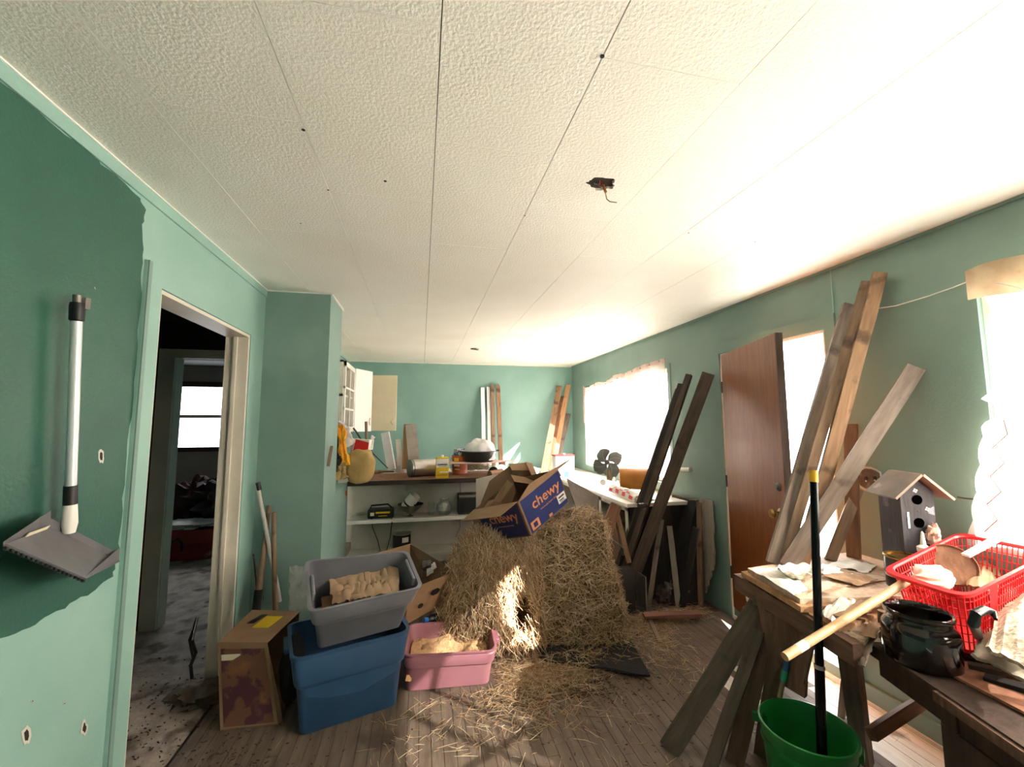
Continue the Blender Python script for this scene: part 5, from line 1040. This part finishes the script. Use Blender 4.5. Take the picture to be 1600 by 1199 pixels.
MB().tube([o0+V((.012, .035, .06)), o0+V((.02, .02, .01)), o0+V((.01, .0, .0)), o0+V((-.005, .01, .03))], .003, 6).build('red_wire', RED, t, smooth=True)
t = thing('ceiling_fitting', 'small broken white fitting on the far kitchen ceiling', 'ceiling fitting', aZ(742, 545, H)); o0 = aZ(742, 545, H)
MB().lathe([(.001, 0), (.055, 0), (.05, .012), (.02, .018), (.001, .018)], o0, (0, 0, -1), 20).build('base', DULLM, t, smooth=True); MB().slab([o0+V((-.05, -.03, -.012)), o0+V((.07, -.02, -.03)), o0+V((.02, .02, -.016))], (0, 0, -.006)).build('broken_arm', CREAM, t)
# nail marks along the ceiling seams
t = MB()
for (x, y, s_) in ((474, 203, .006), (513, 297, .004), (941, 88, .006), (1076, 364, .004), (1180, 378, .004), (820, 337, .004), (602, 283, .006), (470, 349, .004)):
    p = aZ(x, y, H-.0005); t.lathe([(.0001, 0), (s_, 0), (s_, .001), (.0001, .0015)], p, (0, 0, -1), 8)
t.build('nail_marks', BLACK, ce, kind='stuff')
# electrical plate on the wall
t = thing('wall_plate', 'peeled grimy outlet plate on the right wall beside the birdhouse', 'wall plate', aX(1360, 750, XR-.01))
q = [(1344, 733), (1352, 729), (1362, 730), (1370, 733), (1377, 738), (1379, 752), (1376, 764), (1364, 769), (1352, 766), (1343, 760), (1340, 748)]
MB().slab([aX(x, y, XR-.002) for x, y in q], (-.012, 0, 0)).build('torn_paper', WP, t); MB().slab([aX(1360+(x-1360)*.86, 750+(y-750)*.84, XR-.013) for x, y in q], (-.006, 0, 0)).build('plate_face', mat('grimy_metal_plate', '4c4945', '5e5a55', 30, .7, c3='7d7872', s3=20, t3=.6), t)
for x, y in ((1353, 748), (1367, 747)): MB().lathe([(.001, 0), (.010, 0), (.008, .004), (.001, .004)], aX(x, y, XR-.019), (-1, 0, 0), 12).build('socket_hole', BLACK, t); MB().lathe([(.001, 0), (.005, 0), (.001, .004)], aX(x, y+4, XR-.019), (-1, 0, 0), 8).build('screw', WPLAST, t)
# ---------------------------------------------------------------- work table on a saw horse
TZ = .80
tb = thing('work_table', 'rough plank table top carried on a saw horse by the door', 'table', (1.9, 1.65, 0))
cA, cB, cC, cD = aZ(1168, 888, TZ), aZ(1250, 936, TZ), V((2.34, 1.36, TZ)), V((2.34, 1.95, TZ))
MB().slab([cA, cB, cC, cD], (0, 0, -.02)).build('top_sheet', W_TOP, tb)
cA2, cB2 = cA+V((-.02, .02, -.021)), cB+V((-.02, -.02, -.021))
MB().slab([cA2, cB2, V((2.3, 1.34, TZ-.021)), V((2.3, 1.92, TZ-.021))], (0, 0, -.022)).build('lower_sheet', W_RAW, tb)
b0, b1 = aZ(1152, 897, TZ-.055), aZ(1340, 1008, TZ-.055)
plank('front_beam', b0+V((0, 0, -.035)), b1+V((0, 0, -.035)), .075, .04, (-1, -.2, 0), W_BENCH, tb)
plank('rear_beam', V((2.2, 1.98, TZ-.1)), V((2.2, .9, TZ-.1)), .09, .04, (-1, 0, 0), W_BENCH, tb)
for y in (1.84, 1.45): plank('cross_beam', V((1.58, y, TZ-.07)), V((2.2, y-.02, TZ-.07)), .05, .04, (0, -1, 0), W_BROWN, tb)
# saw horse legs
sh = thing('saw_horse', 'dark wooden saw horse with splayed legs under the table', 'saw horse', (1.45, 1.78, 0))
DK = mat('dirty_dark_timber', '453b32', '5c5046', 14, .8, .002, 30, (3, 3, .35), c3='2c2622', s3=7, t3=.6, detail=6)
topP = lambda x, y, z: aZ(x, y, z)
plank('leg', aZ(1046, 1172, .0), aZ(1190, 940, .66), .09, .045, (-1, -.9, .4), DK, sh)
plank('leg', aZ(1105, 1212, .0), aZ(1186, 985, .56), .05, .045, (-1, -.8, .3), DK, sh)
plank('leg', aZ(1148, 1192, .0), aZ(1200, 970, .60), .075, .04, (-1, -.9, .2), W_BENCH, sh)
plank('leg', aZ(1192, 1182, .0), aZ(1224, 985, .60), .075, .04, (-1, -.9, .2), W_BENCH, sh)
q = [aZ(1180, 938, .665), aZ(1262, 975, .66), aZ(1250, 1075, .33), aZ(1205, 1075, .33)]
MB().slab([aY(1182, 938, 1.74), aY(1262, 980, 1.52), aY(1257, 1092, 1.52), aY(1206, 1060, 1.70)], (.025, .01, 0)).build('end_board', W_BENCH, sh)
MB().slab([aY(1262, 975, 1.50), aY(1276, 988, 1.46), aY(1258, 1070, 1.5), aY(1255, 1070, 1.5)], (.02, .01, 0)).build('end_cleat', W_BENCH, sh)
plank('rail', aZ(1182, 936, .69), aZ(1275, 985, .67), .05, .035, (-1, -.6, .3), DK, sh)
plank('table_leg', aZ(1350, 1192, 0), V((aZ(1324, 1000, .70).x, aZ(1324, 1000, .70).y, .70)), .06, .05, (-1, -.4, 0), W_BENCH, tb)
plank('table_leg', aZ(1315, 1120, 0), aY(1330, 985, 1.62), .03, .03, (-1, -.5, 0), W_HANDLE, tb)
plank('strut', aY(1361, 1150, 1.36), aY(1440, 1098, 1.42), .04, .03, (-.4, -1, .4), W_BROWN, tb)
# bottle handle and small items by the horse
t = thing('paint_brush', 'upright brush handle with blue and green bands behind the bucket', 'brush', aY(1215, 1110, 1.72)); a, b = aY(1218, 1090, 1.64), aY(1232, 1025, 1.6)
MB().tube([a, a+(b-a)*.42], .010, 10).build('shaft', W_HANDLE, t, smooth=True); MB().tube([a+(b-a)*.42, a+(b-a)*.66], .013, 10).build('green_band', mat('teal_green_band', '2f9a78', None, rough=.5), t, smooth=True); MB().tube([a+(b-a)*.66, b], .012, 10).build('blue_band', BLUEL, t, smooth=True)
t = thing('white_jug', 'white plastic jug on the floor behind the saw horse', 'jug', aZ(1168, 1000, 0)); o0 = aZ(1172, 1010, 0)+V((.06, .04, 0))
MB().lathe([(.001, 0), (.065, 0), (.072, .02), (.072, .16), (.05, .22), (.024, .25), (.024, .27), (.030, .272), (.030, .295), (.001, .295)], o0, (0, 0, 1), 26).build('jug_body', WPLAST, t, smooth=True)
MB().tube([o0+V((.03, -.03, .25)), o0+V((.075, -.05, .22)), o0+V((.07, -.05, .14))], .009, 8).build('handle', WPLAST, t, smooth=True)
tag(sheet_quad([aZ(1180, 1022, .02), aZ(1196, 1024, .02), aY(1200, 965, 1.98), aY(1186, 975, 2.0)], .04, .02, 8, .02, 3).build('printed_sack', mat('white_blue_sack', 'd5d2cc', '6c7f9e', 9, .7, contrast=(.55, .62)), None, org=tuple(aZ(1188, 1022, 0)), smooth=True), 'white sack with blue print standing behind the saw horse', 'sack')
# green tub with pole standing in it
o0 = V((1.446, 1.433, 0)); t = thing('green_bucket', 'large green plastic bucket in front of the saw horse', 'bucket', o0)
MB().lathe([(.001, 0), (.118, 0), (.122, .006), (.148, .30), (.155, .30), (.155, .318), (.151, .318), (.153, .352), (.160, .354), (.160, .37), (.154, .372), (.149, .365), (.122, .02), (.001, .014)], o0, n=56).build('bucket_body', GREENP, t, smooth=True)
for s_ in (-1, 1): MB().obox(o0+V((s_*.10, s_*-.122, .335)), V((.04, .03*s_, 0)), (.01, -.012*s_, 0), (0, 0, .03)).build('handle_ear', GREENP, t)
tag(blob(tuple(o0+V((-.02, .01, .05))), (.07, .06, .03), .6, 41).build('dark_residue', BLACKM, None, org=tuple(o0+V((0, 0, .016))), smooth=True), 'dark residue clump in the bottom of the green bucket', 'residue')
a = V((1.415, 1.36, .02)); b = aY(1271, 735, 1.40); pl = thing('pole', 'black metal pole with yellow banded tip standing in the green bucket', 'pole', a)
MB().tube([a, a+(b-a)*.45], .0165, 18).build('lower_tube', mat('gloss_black_metal', '1d2022', None, rough=.2, metal=.7), pl, smooth=True); MB().tube([a+(b-a)*.45, a+(b-a)*.965], .0145, 18).build('upper_tube', mat('gloss_black_metal', '1d2022'), pl, smooth=True)
MB().tube([a+(b-a)*.965, b], .0155, 18).build('yellow_tip', mat('yellow_cap', 'd9a520', None, rough=.5), pl, smooth=True); MB().tube([a+(b-a)*.445, a+(b-a)*.455], .018, 18).build('ferrule', STEEL, pl, smooth=True)
# timbers standing on the back of the table against the wall
def tim(name, label, xb, yb, xt, yt, w, th, m, dX=0, zb=TZ+.001, Xt=None, face=(-1, -.9, 0), **k):
    return plank(name, aZ(xb, yb, zb)+V((dX, 0, 0)), aX(xt, yt, Xt or XR-.04), w, th, face, m, label=label, cat='timber', **k)
tim('leaning_timber', 'grey weathered timber with nail holes, leftmost beside the open door', 1206, 880, 1325, 476, .052, .03, W_GREY, face=(-.6, -1, 0))
tim('leaning_timber', 'rough brown timber with lit edge between grey and tallest', 1226, 882, 1352, 442, .045, .035, W_HANDLE, Xt=XR-.06)
tim('leaning_timber', 'tallest tan timber with bright orange edge by the door', 1252, 884, 1375, 428, .058, .045, W_TAN, Xt=XR-.05, face=(-.8, -1, 0))
tim('leaning_timber', 'wide grey board slanting far right toward the outlet plate', 1230, 886, 1432, 574, .074, .022, W_GREY, Xt=XR-.03, face=(-.9, -1, .1))
tim('leaning_timber', 'dull brown batten behind the wide slanting board', 1297, 876, 1340, 766, .05, .03, W_HANDLE, Xt=XR-.06)
tim('leaning_timber', 'upright reddish brown board standing against the right jamb', 1334, 872, 1329, 663, .06, .025, W_BROWN, Xt=XR-.03, face=(-1, -.4, 0))
# ---------------------------------------------------------------- birdhouse and table things
dF = V((-.33, -.94, 0)).normalized(); dL = V((-.94, .33, 0)).normalized(); rx = V((.94, -.33, 0)).normalized()
bb = aX(1441, 870, 2.17); bb.z = TZ+.001; t = thing('birdhouse', 'black wooden birdhouse with three round holes and pitched roof', 'birdhouse', bb)
BW = mat('faded_black_birdhouse', '26262d', '34343c', 12, .7, .001, 30, (3, 3, .5), c3='6c6c74', s3=10, t3=.64, detail=6)
w, dpt, hh, ap = .135, .135, .40, .475
c0 = bb-rx*w/2; front = [c0, c0+rx*w, c0+rx*w+V((0, 0, hh)), c0+rx*w/2+V((0, 0, ap-.02)), c0+V((0, 0, hh))]
MB().slab(front, -dF*.014).build('front_board', BW, t); MB().slab([p-dF*(dpt-.014) for p in front], -dF*.014).build('back_board', BW, t)
for s_ in (0, 1): p = c0+rx*(w-.012)*s_-dF*.014; MB().slab([p, p+rx*.012, p+rx*.012+V((0, 0, hh)), p+V((0, 0, hh))], -dF*(dpt-.028)).build('side_board', BW, t)
MB().slab([c0-dF*.014, c0+rx*w-dF*.014, c0+rx*w-dF*(dpt-.014), c0-dF*(dpt-.014)], (0, 0, .012)).build('floor_board', BW, t)
rf = c0+rx*w/2+V((0, 0, ap))+dF*.045
RM = mat('weathered_birdhouse_roof', '6e6359', '7f7367', 10, .8, c3='b7aba0', s3=8, t3=.66)
sl = V((0, 0, 1))
for s_ in (-1, 1):
    d_ = (rx*s_*.112+V((0, 0, -.104))); n_ = d_.cross(dF).normalized(); n_ = n_ if n_.z > 0 else -n_
    MB().slab([rf, rf+d_, rf+d_-dF*.19, rf-dF*.19], n_*.010).build('roof_board', RM if s_ < 0 else mat('pinkish_sunlit_wood', 'a08474', 'b09484', 10, .8), t)
for z in (.365, .265, .15):
    p = c0+rx*w*.5+V((0, 0, z))+dF*.0006; MB().lathe([(.0001, .0), (.021, 0), (.021, .001), (.0001, .0012)], p, dF, 24).build('entrance_hole', mat('hole_black', '020202', None, rough=1, spec=0), t)
MB().lathe([(.0001, 0), (.004, 0), (.0001, .001)], c0+rx*w*.5+V((0, 0, .315))+dF*.0006, dF, 8).build('perch_hole', BLACK, t)
for (u, z) in ((.47, .405), (.78, .325), (.72, .23), (.82, .245)): 
    for k in range(4): an = k*PI/2+.3; MB().lathe([(.0001, 0), (.004, 0), (.0001, .0015)], c0+rx*(w*u+.006*math.cos(an))+V((0, 0, z+.006*math.sin(an)))+dF*.0006, dF, 8).build('painted_flower', WPLAST, t)
p = c0+rx*w*.16+V((0, 0, .24))+dF*.001; MB().slab([p, p+rx*.008, p+rx*.008+V((0, 0, .07)), p+V((0, 0, .07))], dF*.001).build('painted_stem', WPLAST, t)
t = thing('paint_can', 'opened black paint can with gold rim on the table beside the birdhouse', 'can', aZ(1410, 872, TZ)); o0 = aX(1411, 880, 2.06); o0.z = TZ+.001; t.matrix_world = Matrix.Translation(o0)
MB().lathe([(.001, 0), (.062, 0), (.062, .13), (.058, .13), (.058, .02), (.001, .02)], o0, n=30).build('can_body', mat('dark_label_can', '231e22', '4a4040', 12, .35), t, smooth=True); MB().lathe([(.0625, .122), (.066, .128), (.064, .134), (.054, .134), (.054, .126)], o0, n=30).build('can_rim', BRASS, t, smooth=True)
MB().lathe([(.0628, .045), (.0628, .055)], o0, n=30).build('can_stripe', CREAM2, t, smooth=True)
t = thing('glue_bottle', 'small white squeeze bottle in front of the birdhouse', 'bottle', o0); o1 = aX(1424, 872, 2.10)+V((0, -.05, 0)); o1.z = TZ+.001; t.matrix_world = Matrix.Translation(o1)
MB().lathe([(.001, 0), (.022, 0), (.022, .14), (.018, .15), (.022, .165), (.022, .18), (.010, .19), (.005, .24), (.001, .245)], o1, n=18).build('bottle_body', WPLAST, t, smooth=True)
# papers, dish, scraps on the table
def paper(name, label, px, z, m, cat='paper', seed=1, bulge=.012, nz=.012, th=.002): 
    c = [aZ(x, y, z) for x, y in px]; return tag(sheet_quad(c, th, bulge, 14, nz, seed, .006).build(name, m, None, org=tuple(c[0]), smooth=True), label, cat)
paper('newspaper', 'crumpled sunlit sheet on the left corner of the table', [(1175, 890), (1240, 930), (1262, 922), (1232, 884)], TZ+.012, CLOTH, seed=2)
paper('newspaper', 'pale blue tinted paper sheet lying behind the pole', [(1275, 893), (1330, 912), (1345, 900), (1285, 880)], TZ+.014, mat('pale_blue_paper', 'c4d6de', 'dce4e6', 10, .8), seed=4)
paper('newspaper', 'white sheet near the back edge of the table', [(1290, 882), (1355, 895), (1370, 884), (1325, 874)], TZ+.012, CLOTH, seed=7)
paper('flat_board', 'thin tan board lying under the papers by the pole', [(1262, 928), (1340, 912), (1395, 905), (1320, 888)], TZ+.006, W_TOP, 'board', 3, .0, .002, .006)
paper('cardboard_sheet', 'curled cardboard sheet right of the ashtray', [(1285, 900), (1345, 915), (1372, 905), (1320, 890)], TZ+.02, KRAFT, 'cardboard', seed=12)
t = thing('foil_dish', 'crumpled cut glass ashtray on the table by the pole', 'ashtray', aZ(1250, 905, TZ+.015)); o0 = aZ(1252, 903, TZ+.016)
def fdish(u, v):
    th = 2*PI*u; r = .02+.06*v; z = .004+.035*max(0, v-.4)/.6+.006*math.sin(th*9)*v; return o0+V((math.cos(th)*r*1.35, math.sin(th)*r*.8, z))
MB().grid(fdish, 60, 8, .003).build('dish_body', mat('cloudy_cut_glass', 'bdb8a8', 'e2dfd4', 60, .25, contrast=(.45, .55)), t, smooth=False)
paper('white_rag', 'crumpled white rag hanging at the front edge of the table', [(1282, 958), (1305, 975), (1345, 945), (1318, 925)], TZ-.02, CLOTH, 'rag', 14, .02, .03)
paper('lower_board', 'tan board below the rag on the bench front', [(1252, 952), (1310, 985), (1395, 950), (1330, 930)], TZ-.045, W_RAW, 'board', 3, 0, .003, .012)
paper('cardboard_strip', 'folded cardboard strip under the round dowel', [(1300, 962), (1330, 968), (1400, 935), (1365, 925)], TZ-.01, KRAFT, 'cardboard', 15, .01, .015)
paper('lower_board', 'pale board under the dowel beside the pot', [(1310, 985), (1350, 1004), (1392, 965), (1345, 955)], TZ-.06, W_TOP, 'board', 8, 0, .003, .012)
# hanging grey rag
c = [aZ(1328, 985, .742)+V((-.012, 0, 0)), aZ(1372, 990, .742)+V((-.02, -.01, 0)), aY(1352, 1044, 1.20), aY(1344, 1040, 1.24)]
tag(sheet_quad(c, .006, .01, 12, .012, 6, .004).build('hanging_rag', mat('grey_brown_rag', '8c7c70', '9d8d81', 12, .9), None, org=tuple(c[0]), smooth=True), 'pointed grey brown rag hanging off the bench front', 'rag')
paper('cardboard_flap', 'tan cardboard corner poking out above the hanging rag', [(1345, 992), (1368, 998), (1378, 975), (1358, 970)], .76, KRAFT, 'cardboard', 19, .01, .004)
t = thing('leg_post', 'pale round post beside the black pot', 'post', aZ(1378, 1000, .70)); MB().tube([aZ(1380, 998, .70), aZ(1378, 955, .80)], .014, 12).build('post_body', W_HANDLE, t, smooth=True)
# dowel
a, b = aY(1226, 1030, 1.28), aY(1415, 909, 1.36); b = aZ(1416, 909, TZ+.16); a2 = aY(1226, 1027, 1.19); b = aY(1416, 909, 1.27)
t = thing('wooden_dowel', 'long tan wooden dowel with a paper label resting over the bench', 'dowel', a2); MB().tube([a2, b], .0135, 18).build('dowel_body', mat('smooth_pine', 'ac8860', 'bb986e', 10, .55, stretch=(3, 3, 1)), t, smooth=True)
MB().tube([a2+(b-a2)*.09, a2+(b-a2)*.15], .0139, 18).build('paper_label', WP, t, smooth=True)
# black crock
o0 = aZ(1441, 1034, .702); t = thing('crock', 'glossy black ceramic crock with a rolled rim on the bench', 'crock', o0)
MB().lathe([(0.001, 0.0), (0.0925, 0.0), (0.0999, 0.0084), (0.1021, 0.1008), (0.0977, 0.1193), (0.0873, 0.1302), (0.0844, 0.1386), (0.0844, 0.1495), (0.0918, 0.1546), (0.0932, 0.1613), (0.0903, 0.168), (0.0829, 0.1663), (0.077, 0.1554), (0.077, 0.1386), (0.0918, 0.1176), (0.0947, 0.1008), (0.0932, 0.0168), (0.001, 0.0134)], o0, n=60).build('crock_body', GLAZE, t, smooth=True)
# bench / desk in the foreground
dk = thing('wooden_desk', 'dark old wooden bench with a worn top at the right foreground', 'bench', (2.0, .7, 0))
DKW = wood('very_dark_bench_wood', '33251c', '46342a', '221914')
P1, P3 = aZ(1357, 1003, .70), aZ(1640, 1192, .70); dB = (P3-P1).normalized(); nB = V((-dB.y, dB.x, 0)); nB = nB if nB.x > 0 else -nB
P2 = aZ(1440, 1074, .70); L3 = (P3-P1).length+.5; u2 = (P2-P1).dot(dB)
bq = lambda u, w_, z: V((P1.x, P1.y, 0))+dB*u+nB*w_+V((0, 0, z))
def bbox_(u0, u1, w0, w1, z0, z1): return MB().hexa([bq(u0, w0, z0), bq(u1, w0, z0), bq(u1, w1, z0), bq(u0, w1, z0), bq(u0, w0, z1), bq(u1, w0, z1), bq(u1, w1, z1), bq(u0, w1, z1)])
bbox_(0, L3, 0, .50, .672, .70).build('bench_top', DKW, dk)
bbox_(-.004, L3, -.012, 0, .664, .704).build('top_rim', DKW, dk)
bbox_(.03, L3, .01, .03, .60, .672).build('front_apron', DKW, dk)
bbox_(u2+.01, L3, -.024, -.012, .668, .698).build('lower_moulding', W_BENCH, dk)
bbox_(u2, L3, .0, .02, .06, .600).build('side_panel', DKW, dk)
bbox_(u2, u2+.02, .02, .45, .06, .672).build('end_panel', DKW, dk)
for u_, w_ in ((u2, 0), (L3-.06, 0), (u2, .42), (L3-.06, .42)): bbox_(u_, u_+.05, w_+.001, w_+.05, 0, .66).build('leg', DKW, dk)
bbox_(u2+.12, L3-.1, -.004, .0, .10, .50).build('red_panel', mat('deep_red_panel', '4d0f15', '5c141b', 8, .6), dk)
q = [aZ(1496, 1034, .702), aZ(1472, 1050, .702), aZ(1640, 1138, .702), aZ(1650, 1080, .702)]
tag(MB().slab(q, (0, 0, .008)).build('reddish_board', wood('reddish_bench_top', '8f5f48', 'a4735a', '6f4836'), None, org=tuple(q[0])), 'reddish orange board lying on the dark bench right of the crock', 'board')
# red basket
bz = TZ+.005
top = [aZ(1508, 930, .95), V((2.30, 1.16, 1.03)), aX(1500, 834, 2.31), aZ(1386, 890, .95)]
bz = .735; cm = sum(top, V((0, 0, 0)))/4; bot = [V((cm.x+(p.x-cm.x)*.78, cm.y+(p.y-cm.y)*.78, bz+(p.z-.95)*.7)) for p in top]
t = thing('laundry_basket', 'red plastic mesh basket full of junk on the table', 'basket', V((cm.x, cm.y, bz)))
def ring(tt, g): return rr(lerp4(bot, top, tt, g), .22, 6)
mb = MB(); mb.loops([ring(1, .0), ring(1, .028), ring(.95, .03), ring(.94, .004), ring(.97, -.006)], closed=True); mb.build('rim', REDP, t, smooth=True)
mb = MB(); mb.loops([ring(0, -.01), ring(0, .002), ring(.06, .002), ring(.06, -.004)], closed=True); mb.build('base_band', REDP, t, smooth=True)
mb = MB(); mb.slab(ring(.0, 0), (0, 0, .003)); mb.build('base', REDP, t)
mb = MB(); N_ = 96
def rp(tt, k):
    c4 = lerp4(bot, top, tt, 0); q = (k % N_)/N_*4; i = int(q); f_ = q-i; L1 = rr(c4, .22, 6); 
    return L1[int(k*len(L1)/N_) % len(L1)]*(1-(k*len(L1)/N_) % 1)+L1[(int(k*len(L1)/N_)+1) % len(L1)]*((k*len(L1)/N_) % 1)
def perim(tt, n):
    L1 = rr(lerp4(bot, top, tt, 0), .22, 6); d = [0]
    for i in range(len(L1)): d.append(d[-1]+(L1[(i+1) % len(L1)]-L1[i]).length)
    out = []
    for k in range(n):
        s_ = d[-1]*k/n; i = max(j for j in range(len(L1)) if d[j] <= s_); f_ = (s_-d[i])/(d[i+1]-d[i]+1e-9); out.append(L1[i]*(1-f_)+L1[(i+1) % len(L1)]*f_)
    return out
lo, hi = perim(.05, N_), perim(.95, N_)
for k in range(N_):
    solid = (k % 24) in (11, 12, 13)
    if solid: mb.slab([lo[k], lo[(k+1) % N_], hi[(k+1) % N_], hi[k]], (lo[k]-V((cm.x, cm.y, bz))).normalized()*.002)
    else: mb.tube([lo[k], lo[k]+(hi[k]-lo[k])*.5, hi[k]], .0022, 4)
for tt in (.18, .31, .44, .57, .70, .83): P_l = perim(tt, 60); mb.tube(P_l+[P_l[0]], .0020, 4)
mb.build('mesh_wall', REDP, t)
for (u, s_) in ((.5, 1),):
    p = top[2]*.5+top[3]*.5
c0 = V((cm.x, cm.y, bz))
tag(blob(tuple(aZ(1455, 903, .905)), (.075, .06, .045), .25, 51).build('white_bowl', mat('cream_bowl', 'e6dcc8', 'efe7d6', 6, .4), None, org=tuple(aZ(1455, 903, .905)), smooth=True), 'cream rounded bowl lying at the front of the red basket', 'bowl')
t = thing('shell_bowl', 'brown rimmed cream shell bowl inside the red basket', 'bowl', aZ(1480, 890, .95)); o0 = aZ(1484, 884, .93); ax = V((-.55, -.55, .5)).normalized()
MB().lathe([(.001, -.05), (.05, -.035), (.078, .0), (.080, .012), (.074, .012), (.070, .0), (.045, -.028), (.001, -.04)], o0, ax, 32).build('bowl_body', mat('cream_bowl', 'e6dcc8'), t, smooth=True); MB().lathe([(.079, .006), (.083, .012), (.079, .018), (.073, .012)], o0, ax, 32).build('bowl_rim', W_BROWN, t, smooth=True)
paper('folded_cardboard', 'tan folded card inside the right part of the red basket', [(1510, 915), (1560, 925), (1565, 880), (1530, 872)], .885, KPAPER, 'cardboard', 22, .03, .02)
t = thing('white_stick', 'white flat stick lying across the red basket rim', 'stick', aZ(1440, 880, 1.0)); plank('stick_body', aX(1508, 868, 2.12), aX(1568, 836, 2.26), .035, .008, (0, 0, 1), WPLAST, t)
tag(blob(tuple(aX(1458, 838, 2.2)), (.025, .025, .045), .5, 55).build('pink_figurine', mat('pale_pink_ceramic', 'd6aa9c', 'e0b8aa', 10, .5), None, org=tuple(aX(1458, 850, 2.2)), smooth=True), 'small pale pink figurine behind the basket rim', 'figurine')
# wicker cloth and black handle at far right
paper('woven_cloth', 'white crocheted cloth heaped at the right foreground', [(1545, 1010), (1640, 1060), (1680, 930), (1565, 925)], .86, mat('crocheted_cloth', 'd6cbb8', 'a79885', 60, .95, .004, 70, contrast=(.45, .55)), 'cloth', 33, .05, .04, .01)
paper('grey_cloth', 'grey speckled cloth under the crocheted one', [(1520, 1020), (1640, 1085), (1660, 990), (1535, 985)], .80, mat('speckled_cloth', '9a9080', 'b0a696', 40, .95), 'cloth', 35, .02, .03, .01)
t = thing('plastic_hook', 'curved black plastic handle beside the red basket', 'handle piece', aZ(1528, 1000, .8)); MB().tube([aZ(1528, 995, .80), aY(1521, 975, .95), aY(1524, 960, .95), aY(1538, 953, .95), aY(1552, 958, .95), aY(1556, 968, .93)], [.012, .013, .013, .012, .010, .004], 12).build('hook', BLACK, t, smooth=True)
for k, (x, y, L_, an, mm, lb) in enumerate(((1500, 1000, .13, .4, W_DARK, 'dark bark strip right of the crock'), (1540, 1040, .18, 1.2, W_BLACK, 'blackened wood scrap on the bench top edge'), (1570, 1060, .15, .9, W_DARK, 'dark brown scrap before the speckled cloth'), (1515, 1015, .08, 2.0, W_GREY, 'grey splinter between crock and scraps'), (1530, 1015, .05, .4, W_TOP, 'pale chip on the dark scraps'), (1585, 1075, .12, 1.3, W_BLACK, 'black curled scrap at the bench corner'), (1500, 1022, .10, 1.3, W_HANDLE, 'thin brown twig beside the crock'))):
    p = aZ(x, y, .715); d_ = V((math.cos(an), math.sin(an)*-1, .08))*L_/2; plank('wood_scrap', p-d_, p+d_, .035 if k % 2 else .022, .014, (0, -.3, 1), mm, label=lb, cat='wood scrap', wob=.02)
# dark panel against the end of the side counter
tag(MB().slab([aZ(1012, 935, 0)+V((.02, .0, 0)), aZ(1050, 940, 0), aX(1050, 792, 2.2), aX(1024, 795, 2.0)], (.0, .008, 0)).build('blackened_sheet', W_BLACK, None, org=tuple(aZ(1030, 937, 0))), 'blackened board leaning on the end of the side counter', 'board')
